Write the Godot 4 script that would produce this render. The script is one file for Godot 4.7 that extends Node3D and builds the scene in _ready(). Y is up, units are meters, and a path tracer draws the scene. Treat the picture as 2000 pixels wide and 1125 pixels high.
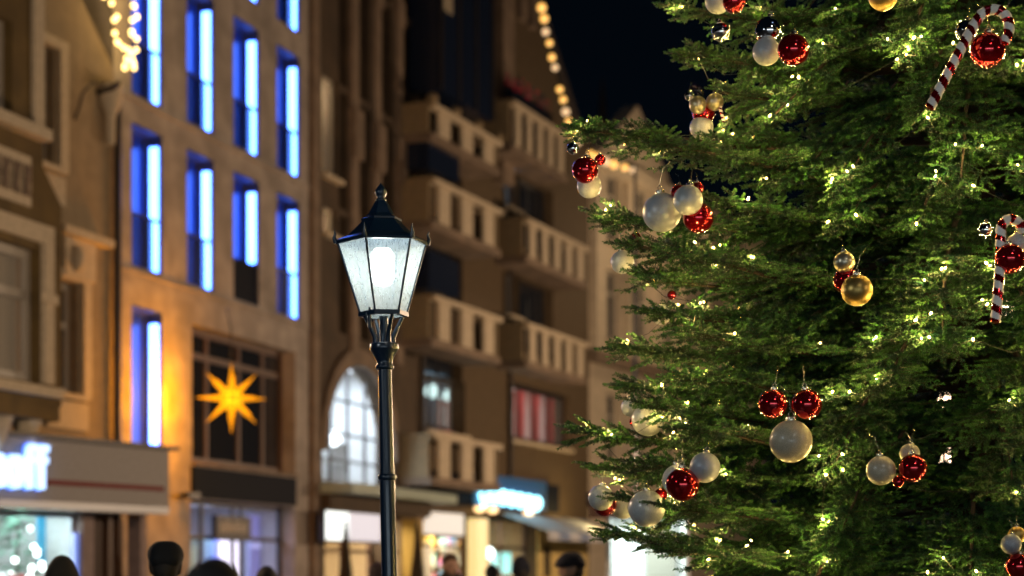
extends Node3D
# A rainy December evening on a market square: a white street lantern and a decorated fir in focus, a street of lit facades behind.

var taken := {}
var M := {}
var T := {}
var rng := RandomNumberGenerator.new()
var fronds := []          # one list of [Transform3D, Color] for each kind of spray
var wood: SurfaceTool     # the limbs of the fir
var tree: Node3D
var clear := []           # [centre, radius, side that hangs free] of each bauble
const AXIS := Vector3(2.55, 0.0, -10.2)


# ---------------------------------------------------------------- colours and materials
func lin(r: float, g: float, b: float, a := 1.0) -> Color:
	var c := Color(r, g, b).linear_to_srgb()
	c.a = a
	return c


func noise_tex(seed_: int, freq: float, lo: float, hi: float, size := 256, octaves := 5, kind := FastNoiseLite.TYPE_SIMPLEX_SMOOTH) -> ImageTexture:
	var n := FastNoiseLite.new()
	n.seed = seed_
	n.frequency = freq
	n.noise_type = kind
	n.fractal_octaves = octaves
	var im := n.get_seamless_image(size, size)
	im.convert(Image.FORMAT_RGBA8)
	for y in size:
		for x in size:
			var v := lerpf(lo, hi, im.get_pixel(x, y).r)
			im.set_pixel(x, y, Color(v, v, v))
	return ImageTexture.create_from_image(im)


func mat(c: Color, rough := 0.8, metal := 0.0, tex := "", size := 0.3, relief := 0.0) -> StandardMaterial3D:
	var m := StandardMaterial3D.new()
	m.albedo_color = c
	m.roughness = rough
	m.metallic = metal
	if tex:
		m.albedo_texture = T[tex]
		m.uv1_triplanar = true
		m.uv1_world_triplanar = true
		m.uv1_scale = Vector3.ONE * size
	if relief > 0.0:
		m.heightmap_enabled = true
		m.heightmap_texture = T[tex]
		m.heightmap_scale = relief
	return m


func glow(r: float, g: float, b: float, e: float) -> StandardMaterial3D:
	var m := StandardMaterial3D.new()
	m.albedo_color = lin(0.6, 0.6, 0.6)
	m.roughness = 0.5
	m.emission_enabled = true
	m.emission = lin(r, g, b)
	m.emission_energy_multiplier = e
	return m


func pane_mat(tint: Color, alpha := 0.12, rough := 0.04) -> StandardMaterial3D:
	var m := StandardMaterial3D.new()
	m.albedo_color = Color(tint.r, tint.g, tint.b, alpha)
	m.transparency = BaseMaterial3D.TRANSPARENCY_ALPHA
	m.roughness = rough
	return m


func materials() -> void:
	T.grain = noise_tex(3, 0.035, 0.84, 1.0)
	T.blotch = noise_tex(7, 0.012, 0.72, 1.0, 256, 4)
	T.fine = noise_tex(11, 0.12, 0.6, 1.0, 256, 3)
	T.stone = noise_tex(19, 0.03, 0.35, 1.0, 256, 3, FastNoiseLite.TYPE_CELLULAR)
	T.streak = noise_tex(23, 0.04, 0.72, 1.0, 256, 5)
	M.beige = mat(lin(0.45, 0.39, 0.34), 0.85, 0, "blotch", 0.35, 0.4)
	M.ochre = mat(lin(0.15, 0.095, 0.025), 0.85, 0, "blotch", 0.4, 0.4)
	M.leftwall = mat(lin(0.33, 0.25, 0.15), 0.88, 0, "grain", 0.3, 0.5)
	M.trim = mat(lin(0.60, 0.50, 0.35), 0.8, 0, "grain", 0.8, 0.3)
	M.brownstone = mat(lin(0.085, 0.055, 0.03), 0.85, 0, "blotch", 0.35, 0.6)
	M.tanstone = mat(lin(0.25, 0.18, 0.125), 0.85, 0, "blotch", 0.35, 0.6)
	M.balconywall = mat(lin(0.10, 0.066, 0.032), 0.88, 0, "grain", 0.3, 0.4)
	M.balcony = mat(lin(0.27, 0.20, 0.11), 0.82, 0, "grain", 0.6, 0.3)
	M.cream = mat(lin(0.55, 0.46, 0.34), 0.85, 0, "grain", 0.3, 0.4)
	M.baluster = mat(lin(0.58, 0.48, 0.34), 0.82, 0, "grain", 0.6, 0.3)
	M.roof = mat(lin(0.06, 0.045, 0.04), 0.8, 0, "fine", 0.7, 0.6)
	M.inside = mat(lin(0.05, 0.045, 0.045), 0.9)
	M.whitewall = mat(lin(0.78, 0.78, 0.76), 0.9, 0, "fine", 0.6)
	M.warmwall = mat(lin(0.70, 0.55, 0.32), 0.9, 0, "fine", 0.6)
	M.yellow = mat(lin(0.72, 0.48, 0.10), 0.8, 0, "fine", 0.8)
	M.whiteframe = mat(lin(0.62, 0.56, 0.46), 0.5, 0, "fine", 1.5)
	M.darkframe = mat(lin(0.035, 0.03, 0.03), 0.45, 0, "fine", 1.5)
	M.brownframe = mat(lin(0.13, 0.06, 0.03), 0.5, 0, "fine", 1.5)
	M.blueframe = mat(lin(0.06, 0.08, 0.16), 0.4, 0.0, "fine", 1.5)
	M.navy = mat(lin(0.003, 0.007, 0.022), 0.7, 0, "fine", 1.0)
	M.navy.metallic_specular = 0.25
	M.navyglass = mat(lin(0.01, 0.016, 0.035), 0.12)
	M.pipe = mat(lin(0.05, 0.035, 0.025), 0.5, 0.2, "fine", 2.0)
	M.doorwood = mat(lin(0.09, 0.04, 0.018), 0.5, 0, "fine", 1.5, 0.2)
	M.fascia = mat(lin(0.40, 0.37, 0.35), 0.55, 0, "fine", 0.8)
	M.redpaint = mat(lin(0.16, 0.008, 0.006), 0.7)
	M.alu = mat(lin(0.45, 0.47, 0.5), 0.45, 0.4)
	M.pane = pane_mat(lin(0.9, 0.95, 1.0), 0.10)
	M.darkpane = pane_mat(lin(0.02, 0.025, 0.035), 0.75, 0.05)
	M.darkpane.roughness = 0.06
	M.bluepane = pane_mat(lin(0.02, 0.045, 0.15), 0.93, 0.3)
	M.curtain = mat(lin(0.55, 0.47, 0.33), 0.9, 0, "fine", 3.0)
	M.curtain_white = mat(lin(0.75, 0.70, 0.60), 0.9, 0, "fine", 3.0)
	M.curtain_red = mat(lin(0.62, 0.06, 0.08), 0.9, 0, "fine", 3.0)
	for c in [M.curtain_white, M.curtain_red]:
		c.backlight_enabled = true
		c.backlight = Color(0.8, 0.8, 0.8)
	M.iron = mat(lin(0.010, 0.034, 0.075), 0.32, 0.0, "fine", 6.0, 0.05)
	M.iron.clearcoat_enabled = true
	M.iron.clearcoat = 0.6
	M.iron.clearcoat_roughness = 0.15
	M.needle = mat(Color(1, 1, 1), 0.5)
	M.needle.vertex_color_use_as_albedo = true
	M.bark = mat(lin(0.06, 0.04, 0.025), 0.9, 0, "fine", 3.0, 0.6)
	M.cable = mat(lin(0.012, 0.02, 0.012), 0.5)
	M.cap = mat(lin(0.75, 0.68, 0.5), 0.25, 1.0)
	M.red = mat(lin(0.55, 0.004, 0.012), 0.10, 0.85)
	M.red.clearcoat_enabled = true
	M.red.clearcoat = 1.0
	M.red.clearcoat_roughness = 0.04
	M.wine = mat(lin(0.16, 0.004, 0.012), 0.2, 0.6)
	M.silver = mat(lin(0.88, 0.88, 0.90), 0.05, 1.0)
	M.gold = mat(lin(0.82, 0.55, 0.16), 0.36, 0.85, "fine", 8.0)
	M.champagne = mat(lin(0.85, 0.74, 0.50), 0.32, 0.85, "fine", 8.0)
	M.white = mat(lin(0.80, 0.80, 0.78), 0.30, 0.0, "fine", 6.0)
	M.white.clearcoat_enabled = true
	M.white.clearcoat = 0.4
	M.white.clearcoat_roughness = 0.1
	M.pearl = mat(lin(0.80, 0.68, 0.47), 0.38, 0.0, "fine", 6.0)
	M.pearl.clearcoat_enabled = true
	M.pearl.clearcoat = 0.35
	M.pearl.clearcoat_roughness = 0.12
	M.frost = mat(lin(0.62, 0.64, 0.68), 0.38, 0.15, "fine", 9.0)
	M.glitter = mat(lin(0.75, 0.76, 0.74), 0.3, 0.2, "fine", 14.0, 0.15)
	M.stripe_white = mat(lin(0.80, 0.78, 0.72), 0.3)
	M.fairy = glow(1.0, 0.56, 0.11, 15.0)
	M.fairy_dim = glow(1.0, 0.54, 0.09, 7.0)
	M.festoon = glow(1.0, 0.50, 0.09, 1.5)
	M.festoon_b = glow(1.0, 0.62, 0.30, 1.0)
	M.festoon_v = glow(1.0, 0.66, 0.20, 5.0)
	M.glow_white = glow(0.85, 1.0, 0.95, 6.0)
	M.frosted = mat(lin(0.86, 0.92, 0.94, 0.36), 0.45, 0, "streak", 5.0)
	M.frosted.uv1_scale = Vector3(7.0, 2.2, 7.0)
	M.frosted.transparency = BaseMaterial3D.TRANSPARENCY_ALPHA
	M.frosted.backlight_enabled = true
	M.frosted.backlight = Color(1, 1, 1)
	M.skin = mat(lin(0.42, 0.24, 0.16), 0.55)
	M.skin.subsurf_scatter_enabled = true
	M.skin.subsurf_scatter_strength = 0.15


# ---------------------------------------------------------------- mesh building (points given counter-clockwise, seen from outside)
func S() -> SurfaceTool:
	var st := SurfaceTool.new()
	st.begin(Mesh.PRIMITIVE_TRIANGLES)
	return st


func tri(st: SurfaceTool, a: Vector3, b: Vector3, c: Vector3) -> void:
	var n := (b - a).cross(c - a).normalized()
	for p in [a, c, b]:
		st.set_normal(n)
		st.add_vertex(p)


func quad(st: SurfaceTool, a: Vector3, b: Vector3, c: Vector3, d: Vector3) -> void:
	tri(st, a, b, c)
	tri(st, a, c, d)


func smooth_quad(st: SurfaceTool, p: Array, n: Array) -> void:
	for i in [0, 2, 1, 0, 3, 2]:
		st.set_normal(n[i])
		st.add_vertex(p[i])


func box(st: SurfaceTool, x0: float, y0: float, z0: float, x1: float, y1: float, z1: float) -> void:
	var v := func(i: int, j: int, k: int): return Vector3(x1 if i else x0, y1 if j else y0, z1 if k else z0)
	quad(st, v.call(0, 0, 1), v.call(1, 0, 1), v.call(1, 1, 1), v.call(0, 1, 1))
	quad(st, v.call(1, 0, 0), v.call(0, 0, 0), v.call(0, 1, 0), v.call(1, 1, 0))
	quad(st, v.call(1, 0, 1), v.call(1, 0, 0), v.call(1, 1, 0), v.call(1, 1, 1))
	quad(st, v.call(0, 0, 0), v.call(0, 0, 1), v.call(0, 1, 1), v.call(0, 1, 0))
	quad(st, v.call(0, 1, 1), v.call(1, 1, 1), v.call(1, 1, 0), v.call(0, 1, 0))
	quad(st, v.call(0, 0, 0), v.call(1, 0, 0), v.call(1, 0, 1), v.call(0, 0, 1))


func lathe(st: SurfaceTool, prof: Array, seg: int, phase := 0.0, smooth := true, at := Vector3.ZERO) -> void:
	var nrm := []
	for j in prof.size():
		var t: Vector2 = prof[mini(j + 1, prof.size() - 1)] - prof[maxi(j - 1, 0)]
		nrm.append(Vector2(t.y, -t.x).normalized())
	for j in prof.size() - 1:
		for k in seg:
			var p := []
			var n := []
			for c in [[k, j], [k + 1, j], [k + 1, j + 1], [k, j + 1]]:
				var w: float = phase + TAU * c[0] / seg
				var q: Vector2 = prof[c[1]]
				p.append(at + Vector3(q.x * sin(w), q.y, q.x * cos(w)))
				n.append(Vector3(nrm[c[1]].x * sin(w), nrm[c[1]].y, nrm[c[1]].x * cos(w)))
			if smooth:
				smooth_quad(st, p, n)
			else:
				quad(st, p[0], p[1], p[2], p[3])


func tube(st: SurfaceTool, pts: Array, radii: Array, seg := 6, caps := true) -> void:
	var side := Vector3.UP
	var rings := []
	for i in pts.size():
		var t: Vector3 = (pts[mini(i + 1, pts.size() - 1)] - pts[maxi(i - 1, 0)]).normalized()
		if i == 0:
			side = t.cross(Vector3.RIGHT if absf(t.x) < 0.8 else Vector3.UP).normalized()
		side = (side - t * side.dot(t)).normalized()
		var other := t.cross(side)
		var ring := []
		for k in seg + 1:
			var w := TAU * k / seg
			ring.append(side * cos(w) + other * sin(w))
		rings.append(ring)
	for i in pts.size() - 1:
		for k in seg:
			var ra: float = radii[i] if i < radii.size() else radii[-1]
			var rb: float = radii[i + 1] if i + 1 < radii.size() else radii[-1]
			smooth_quad(st, [pts[i] + rings[i][k] * ra, pts[i] + rings[i][k + 1] * ra, pts[i + 1] + rings[i + 1][k + 1] * rb, pts[i + 1] + rings[i + 1][k] * rb],
				[rings[i][k], rings[i][k + 1], rings[i + 1][k + 1], rings[i + 1][k]])
	if caps:
		for k in seg:
			var r0: float = radii[0]
			var r1: float = radii[mini(pts.size() - 1, radii.size() - 1)]
			tri(st, pts[0], pts[0] + rings[0][k + 1] * r0, pts[0] + rings[0][k] * r0)
			tri(st, pts[-1], pts[-1] + rings[-1][k] * r1, pts[-1] + rings[-1][k + 1] * r1)


func prism(st: SurfaceTool, poly: PackedVector2Array, z0: float, z1: float) -> void:
	var area := 0.0
	for i in poly.size():
		area += poly[i].cross(poly[(i + 1) % poly.size()])
	if area < 0.0:
		poly.reverse()
	var idx := Geometry2D.triangulate_polygon(poly)
	for i in range(0, idx.size(), 3):
		var a := poly[idx[i]]
		var b := poly[idx[i + 1]]
		var c := poly[idx[i + 2]]
		if (b - a).cross(c - a) < 0.0:
			var swap := b
			b = c
			c = swap
		tri(st, Vector3(a.x, a.y, z1), Vector3(b.x, b.y, z1), Vector3(c.x, c.y, z1))
		tri(st, Vector3(a.x, a.y, z0), Vector3(c.x, c.y, z0), Vector3(b.x, b.y, z0))
	for i in poly.size():
		var a := poly[i]
		var b := poly[(i + 1) % poly.size()]
		quad(st, Vector3(a.x, a.y, z0), Vector3(b.x, b.y, z0), Vector3(b.x, b.y, z1), Vector3(a.x, a.y, z1))


func walls(st: SurfaceTool, s0: float, h0: float, s1: float, h1: float, front: float, back: float, holes: Array) -> void:
	# a wall with openings (each [s0, h0, s1, h1]) and their reveals
	var xs := [s0, s1]
	var ys := [h0, h1]
	for o in holes:
		xs.append_array([clampf(o[0], s0, s1), clampf(o[2], s0, s1)])
		ys.append_array([clampf(o[1], h0, h1), clampf(o[3], h0, h1)])
	xs.sort()
	ys.sort()
	for i in xs.size() - 1:
		for j in ys.size() - 1:
			var x := [xs[i], xs[i + 1]]
			var y := [ys[j], ys[j + 1]]
			if x[1] - x[0] < 1e-4 or y[1] - y[0] < 1e-4:
				continue
			var open := false
			for o in holes:
				open = open or ((x[0] + x[1]) / 2 > o[0] and (x[0] + x[1]) / 2 < o[2] and (y[0] + y[1]) / 2 > o[1] and (y[0] + y[1]) / 2 < o[3])
			if not open:
				quad(st, Vector3(x[0], y[0], front), Vector3(x[1], y[0], front), Vector3(x[1], y[1], front), Vector3(x[0], y[1], front))
				quad(st, Vector3(x[1], y[0], back), Vector3(x[0], y[0], back), Vector3(x[0], y[1], back), Vector3(x[1], y[1], back))
	for o in holes:
		var a := Vector2(o[0], o[1])
		var b := Vector2(o[2], o[3])
		quad(st, Vector3(a.x, a.y, front), Vector3(a.x, a.y, back), Vector3(a.x, b.y, back), Vector3(a.x, b.y, front))
		quad(st, Vector3(b.x, a.y, back), Vector3(b.x, a.y, front), Vector3(b.x, b.y, front), Vector3(b.x, b.y, back))
		quad(st, Vector3(a.x, b.y, front), Vector3(a.x, b.y, back), Vector3(b.x, b.y, back), Vector3(b.x, b.y, front))
		quad(st, Vector3(a.x, a.y, back), Vector3(a.x, a.y, front), Vector3(b.x, a.y, front), Vector3(b.x, a.y, back))
	quad(st, Vector3(s0, h0, back), Vector3(s0, h0, front), Vector3(s0, h1, front), Vector3(s0, h1, back))
	quad(st, Vector3(s1, h0, front), Vector3(s1, h0, back), Vector3(s1, h1, back), Vector3(s1, h1, front))
	quad(st, Vector3(s0, h1, front), Vector3(s1, h1, front), Vector3(s1, h1, back), Vector3(s0, h1, back))


# ---------------------------------------------------------------- things and parts
func numbered(called: String) -> String:
	var n: int = taken.get(called, 0)
	taken[called] = n + 1
	return called if n == 0 else "%s_%03d" % [called, n]


func tag(o: Node, label: String, category: String, group := "") -> Node:
	o.set_meta("label", label)
	o.set_meta("category", category)
	if group:
		o.set_meta("group", group)
	return o


func thing(called: String, label: String, category: String, at := Vector3.ZERO, turn := 0.0, group := "") -> Node3D:
	var o := Node3D.new()
	o.name = numbered(called)
	add_child(o)
	o.position = at
	o.rotation.y = turn
	tag(o, label, category, group)
	return o


func put(parent: Node, called: String, st, m: Material) -> MeshInstance3D:
	var o := MeshInstance3D.new()
	o.name = numbered(called) if parent == self else called
	o.mesh = st.commit() if st is SurfaceTool else st
	o.material_override = m
	parent.add_child(o, true)
	return o


func part(parent: Node, called: String) -> Node3D:
	var o := Node3D.new()
	o.name = called
	parent.add_child(o, true)
	return o


func slab(parent: Node, called: String, m: Material, x0: float, y0: float, z0: float, x1: float, y1: float, z1: float) -> MeshInstance3D:
	var st := S()
	box(st, x0, y0, z0, x1, y1, z1)
	return put(parent, called, st, m)


func omni(parent: Node, at: Vector3, c: Color, e: float, size := 0.1) -> OmniLight3D:
	var l := OmniLight3D.new()
	l.name = "lamp_light"
	parent.add_child(l, true)
	l.position = at
	l.light_color = c
	l.light_energy = e
	l.light_size = size
	l.omni_range = 80.0
	l.omni_attenuation = 2.0
	l.shadow_enabled = true
	return l


func area(parent: Node, at: Vector3, size: Vector2, turn: Vector3, c: Color, e: float) -> AreaLight3D:
	var l := AreaLight3D.new()
	l.name = "panel_light"
	parent.add_child(l, true)
	l.position = at
	l.rotation_degrees = turn
	l.area_size = size
	l.light_color = c
	l.light_energy = e
	l.area_range = 60.0
	l.shadow_enabled = true
	return l


func window(b: Node, s0: float, h0: float, s1: float, h1: float, out: float, frame: Material, glass: Material, across := [0.5], up := [], fw := 0.07, sill := true, cloth: Material = null) -> Node3D:
	var w := part(b, "window")
	var st := S()
	var xs := [s0]
	for t in across:
		xs.append(lerpf(s0, s1, t))
	xs.append(s1)
	var ys := [h0]
	for t in up:
		ys.append(lerpf(h0, h1, t))
	ys.append(h1)
	box(st, s0, h0, out, s0 + fw, h1, out + 0.08)
	box(st, s1 - fw, h0, out, s1, h1, out + 0.08)
	for j in ys.size():
		var y: float = ys[j] if j == 0 else ys[j] - fw if j == ys.size() - 1 else ys[j] - fw / 2
		box(st, s0 + fw, y, out + 0.002, s1 - fw, y + fw, out + 0.078)
	for i in range(1, xs.size() - 1):
		box(st, xs[i] - fw * 0.45, h0 + fw, out + 0.004, xs[i] + fw * 0.45, h1 - fw, out + 0.072)
	put(w, "frame", st, frame)
	for i in xs.size() - 1:
		for j in ys.size() - 1:
			var p := S()
			quad(p, Vector3(xs[i], ys[j], out + 0.035), Vector3(xs[i + 1], ys[j], out + 0.035), Vector3(xs[i + 1], ys[j + 1], out + 0.035), Vector3(xs[i], ys[j + 1], out + 0.035))
			put(w, "pane", p, glass)
	if sill:
		slab(w, "sill", M.trim, s0 - 0.1, h0 - 0.11, out - 0.02, s1 + 0.1, h0 - 0.005, 0.16)
	if cloth:
		for side in 2:
			var c := S()
			var n := 14
			for i in n:
				var x0 := lerpf(s0, s1, side * 0.5 + i * 0.46 / n)
				var x1 := lerpf(s0, s1, side * 0.5 + (i + 1) * 0.46 / n)
				var z0 := out - 0.14 + 0.035 * sin(i * 1.9 + side)
				var z1 := out - 0.14 + 0.035 * sin((i + 1) * 1.9 + side)
				quad(c, Vector3(x0, h0, z0), Vector3(x1, h0, z1), Vector3(x1, h1, z1), Vector3(x0, h1, z0))
			put(w, "curtain", c, cloth)
	return w


func room(b: Node, s0: float, h0: float, s1: float, h1: float, out: float, depth: float, m: Material, c: Color, e: float) -> Node3D:
	# a lit room behind a shop window, with a glowing ceiling panel
	var r := part(b, "shop_room")
	var st := S()
	box(st, s0, h0, out - depth, s1, h1, out - depth + 0.1)
	box(st, s0, h0, out - depth + 0.1, s0 + 0.1, h1, out)
	box(st, s1 - 0.1, h0, out - depth + 0.1, s1, h1, out)
	box(st, s0 + 0.1, h1 - 0.1, out - depth + 0.1, s1 - 0.1, h1, out)
	box(st, s0 + 0.1, h0, out - depth + 0.1, s1 - 0.1, h0 + 0.06, out)
	put(r, "room_wall", st, m)
	var w := minf(s1 - s0 - 0.6, 3.0)
	if e < 0.1:
		return r
	slab(r, "ceiling_light", glow(c.srgb_to_linear().r, c.srgb_to_linear().g, c.srgb_to_linear().b, 2.0), (s0 + s1 - w) / 2, h1 - 0.16, out - depth * 0.40, (s0 + s1 + w) / 2, h1 - 0.11, out - depth * 0.08)
	area(r, Vector3((s0 + s1) / 2, h1 - 0.18, out - depth * 0.22), Vector2(w, depth * 0.3), Vector3(-90, 0, 0), c, e)
	return r


func on(b: Node3D, s: float, h: float, out: float) -> Vector3:
	return b.transform * Vector3(s, h, out)


func _ready() -> void:
	rng.seed = 20231
	# camera: level, at eye height, lens shifted upwards
	var cam := Camera3D.new()
	cam.name = "camera"
	add_child(cam)
	var lens := CameraAttributesPhysical.new()
	lens.frustum_focal_length = 65.0
	lens.frustum_focus_distance = 8.85
	lens.exposure_aperture = 1.45
	lens.frustum_near = 0.1
	lens.frustum_far = 600.0
	cam.attributes = lens
	cam.projection = Camera3D.PROJECTION_FRUSTUM
	cam.near = 0.1
	cam.far = 600.0
	cam.size = 0.03125
	cam.frustum_offset = Vector2(0.0, 0.015236)
	cam.position = Vector3(0, 1.65, 0)
	cam.current = true
	# night sky
	var env := Environment.new()
	var skym := ProceduralSkyMaterial.new()
	skym.sky_top_color = lin(0.0006, 0.0014, 0.0028)
	skym.sky_horizon_color = lin(0.0010, 0.0024, 0.0042)
	skym.ground_bottom_color = lin(0.001, 0.001, 0.001)
	skym.ground_horizon_color = lin(0.002, 0.003, 0.004)
	skym.sky_curve = 0.2
	var sky := Sky.new()
	sky.sky_material = skym
	env.background_mode = Environment.BG_SKY
	env.sky = sky
	env.tonemap_mode = Environment.TONE_MAPPER_LINEAR
	env.tonemap_exposure = 1.0
	env.sdfgi_enabled = true
	env.ssao_enabled = true
	env.ssil_enabled = true
	var we := WorldEnvironment.new()
	we.name = "world"
	we.environment = env
	add_child(we)
	# moonlight through the clouds, hardly felt
	var moon := DirectionalLight3D.new()
	moon.name = "moon"
	add_child(moon)
	moon.rotation_degrees = Vector3(-50, 25, 0)
	moon.light_color = Color(0.7, 0.8, 1.0)
	moon.light_energy = 0.006
	moon.light_angular_distance = 10.0
	moon.shadow_enabled = true
	moon.sky_mode = DirectionalLight3D.SKY_MODE_LIGHT_ONLY

	materials()
	setting()
	blue_house()
	gabled_house()
	stone_house()
	balcony_house()
	far_houses()
	unseen_lamps()
	street_furniture()
	street_lantern()
	fir()
	people()


# ---------------------------------------------------------------- setting
func setting() -> void:
	var st := S()
	quad(st, Vector3(-250, 0, 60), Vector3(250, 0, 60), Vector3(250, 0, -400), Vector3(-250, 0, -400))
	var g := put(self, "ground", st, mat(lin(0.07, 0.065, 0.06), 0.35, 0, "stone", 1.6, 1.2))
	g.set_meta("kind", "structure")


# ---------------------------------------------------------------- the beige house with blue-lit window reveals
func blue_house() -> void:
	var b := thing("beige_house", "modern beige plaster house with tall windows whose reveals glow blue", "house", Vector3(-7.306, 0.0, -33.807), deg_to_rad(73.447))
	var end: float = 9.16
	var cols := [[0.681, 1.911], [2.958, 4.184], [5.113, 6.404], [7.358, 8.621]]
	var rows := [[4.0, 6.6], [7.32, 10.02], [10.55, 13.3], [13.85, 16.5]]
	var holes := []
	for r in 4:
		for c in 4:
			if r > 0 or c == 0:
				holes.append([cols[c][0], rows[r][0], cols[c][1], rows[r][1]])
	var big := [3.184, 3.795, 8.386, 6.865]
	big[1] = 3.8
	big[3] = 6.56
	var shop := [3.116, 0.683, 8.328, 3.204]
	shop[1] = 0.15
	shop[3] = 3.05
	holes.append_array([big, shop])
	var st := S()
	walls(st, 0.0, 0.0, end, 17.4, 0.0, -0.42, holes)
	put(b, "facade", st, M.beige)
	st = S()
	box(st, 0.0, 0.0, -9.0, end, 17.2, -3.4)
	put(b, "inner_wall", st, M.inside)
	slab(b, "side_wall", M.beige, 0.0, 0.0, -3.4, 0.3, 17.2, -0.42)
	slab(b, "side_wall", M.beige, end - 0.3, 0.0, -3.4, end, 17.2, -0.42)
	slab(b, "roof", M.roof, -0.1, 17.4, -9.1, end + 0.1, 17.7, 0.15)
	for y in [3.72, 7.2, 10.42]:
		slab(b, "string_course", M.beige, 0.02 if y > 5.0 else big[0], y, 0.0, end - 0.02, y + 0.05, 0.045)
	# windows with light boxes on the far reveal
	var led := glow(0.075, 0.22, 1.0, 12.0)
	var blue_glass := pane_mat(lin(0.004, 0.012, 0.06), 0.6, 0.3)
	for r in 4:
		for c in 4:
			if r == 0 and c > 0:
				continue
			var x0: float = cols[c][0]
			var x1: float = cols[c][1]
			var y0: float = rows[r][0]
			var y1: float = rows[r][1]
			var w := window(b, x0, y0, x1, y1, -0.42, M.blueframe, M.bluepane, [0.5], [], 0.07, false)
			var lining := S()
			box(lining, x0 + 0.001, y1 - 0.03, -0.33, x1 - 0.001, y1 - 0.001, -0.004)
			box(lining, x0 + 0.001, y0 + 0.001, -0.33, x1 - 0.001, y0 + 0.03, -0.004)
			box(lining, x0 + 0.001, y0 + 0.03, -0.33, x0 + 0.02, y1 - 0.03, -0.004)
			box(lining, x1 - 0.005, y0 + 0.03, -0.33, x1 - 0.001, y1 - 0.03, -0.004)
			put(w, "added_lining", lining, M.blueframe)  # lining added to darken the reveal around the light box
			var short := r == 1 and c == 2
			var lo := y0 + 0.95 if short else y0 + 0.05
			if short:
				slab(w, "lower_panel", M.navy, x0 + 0.01, y0 + 0.01, -0.10, x1 - 0.01, y0 + 0.9, -0.06)
			slab(w, "light_box", led, x1 - 0.045, lo, -0.25, x1 - 0.006, y1 - 0.22, -0.08)
			area(w, Vector3(x1 - 0.06, (lo + y1 - 0.2) / 2, -0.19), Vector2(0.25, y1 - 0.25 - lo), Vector3(0, 90, 0), lin(0.002, 0.06, 1.0), 0.7)
			if not short and r > 0:
				slab(w, "railing_glass", blue_glass, x0 + 0.02, y0 + 0.05, -0.07, x1 - 0.3, y0 + 1.0, -0.05)
				slab(w, "handrail", M.blueframe, x0 + 0.01, y0 + 1.0, -0.09, x1 - 0.05, y0 + 1.04, -0.04)
	# the wide shop window on the first floor
	window(b, big[0], big[1], big[2], big[3], -0.40, M.brownframe, M.darkpane, [0.26, 0.56, 0.80], [0.8], 0.13, false)
	slab(b, "ledge", M.tanstone, big[0], 3.74, -0.40, big[2], 3.8, 0.08)
	slab(b, "sign_board", M.navy, shop[0] + 0.01, 3.08, -0.1, shop[2] - 0.01, 3.70, 0.06)
	room(b, shop[0] - 0.3, 0.05, shop[2] + 0.2, 3.2, -0.45, 2.8, M.whitewall, lin(0.5, 0.6, 1.0), 8.0)
	window(b, shop[0], shop[1], shop[2], shop[3], -0.40, M.darkframe, M.pane, [0.23, 0.52, 0.60], [0.74], 0.09, false)
	room(b, big[0] - 0.1, 3.5, big[2] + 0.1, 6.8, -0.5, 2.5, M.inside, lin(1.0, 0.7, 0.5), 0.05)
	# what stands in that shop
	var turn := b.rotation.y
	var k := thing("shop_sign", "black sign box with pale blurred lettering above the shop door", "sign", on(b, 5.464, 2.52, -0.2), turn)
	slab(k, "box", M.darkframe, -0.85, -0.25, -0.06, 0.85, 0.25, 0.05)
	for i in 8:
		slab(k, "letter", M.whiteframe, -0.66 + i * 0.165, -0.1, 0.05, -0.56 + i * 0.165, 0.09 + 0.03 * (i % 3), 0.06)
	k = thing("advertising_screen", "glowing white lilac screen with a blue rim inside the shop", "screen", on(b, 6.265, 1.15, -0.65), turn)
	slab(k, "frame", glow(0.06, 0.12, 1.0, 1.3), -0.65, 0.0, -0.05, 0.65, 1.35, 0.03)
	slab(k, "display", glow(0.82, 0.78, 1.0, 2.2), -0.55, 0.1, 0.03, 0.55, 1.25, 0.05)
	slab(k, "stand", M.darkframe, -0.2, -1.25, -0.04, 0.2, 0.0, 0.02)
	k = thing("advertising_board", "pale green lit panel behind the left pane of the shop", "board", on(b, 5.529, 0.12, -0.9), turn)
	slab(k, "board", mat(lin(0.55, 0.75, 0.5), 0.7), -0.62, 0.0, -0.04, 0.62, 2.2, 0.0)
	slab(k, "shelf", M.whiteframe, -0.6, 1.0, 0.0, 0.6, 1.04, 0.25)
	k = thing("advertising_board", "large blue violet panel behind the right panes of the shop", "board", on(b, 9.134, 0.12, -0.9), turn)
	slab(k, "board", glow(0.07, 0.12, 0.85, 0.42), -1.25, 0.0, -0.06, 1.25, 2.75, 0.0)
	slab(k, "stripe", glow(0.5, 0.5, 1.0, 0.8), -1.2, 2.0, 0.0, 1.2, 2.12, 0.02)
	k = thing("wall_lamp", "small black lamp on the orange-lit pier beside the shop", "lamp", on(b, 2.669, 3.094, 0.0), turn)
	slab(k, "bracket", M.darkframe, -0.05, -0.04, 0.0, 0.05, 0.04, 0.2)
	slab(k, "head", M.darkframe, -0.25, -0.06, 0.2, 0.25, 0.06, 0.32)
	# the paper star
	star(on(b, 2.57, 4.975, 1.15), b)


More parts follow.
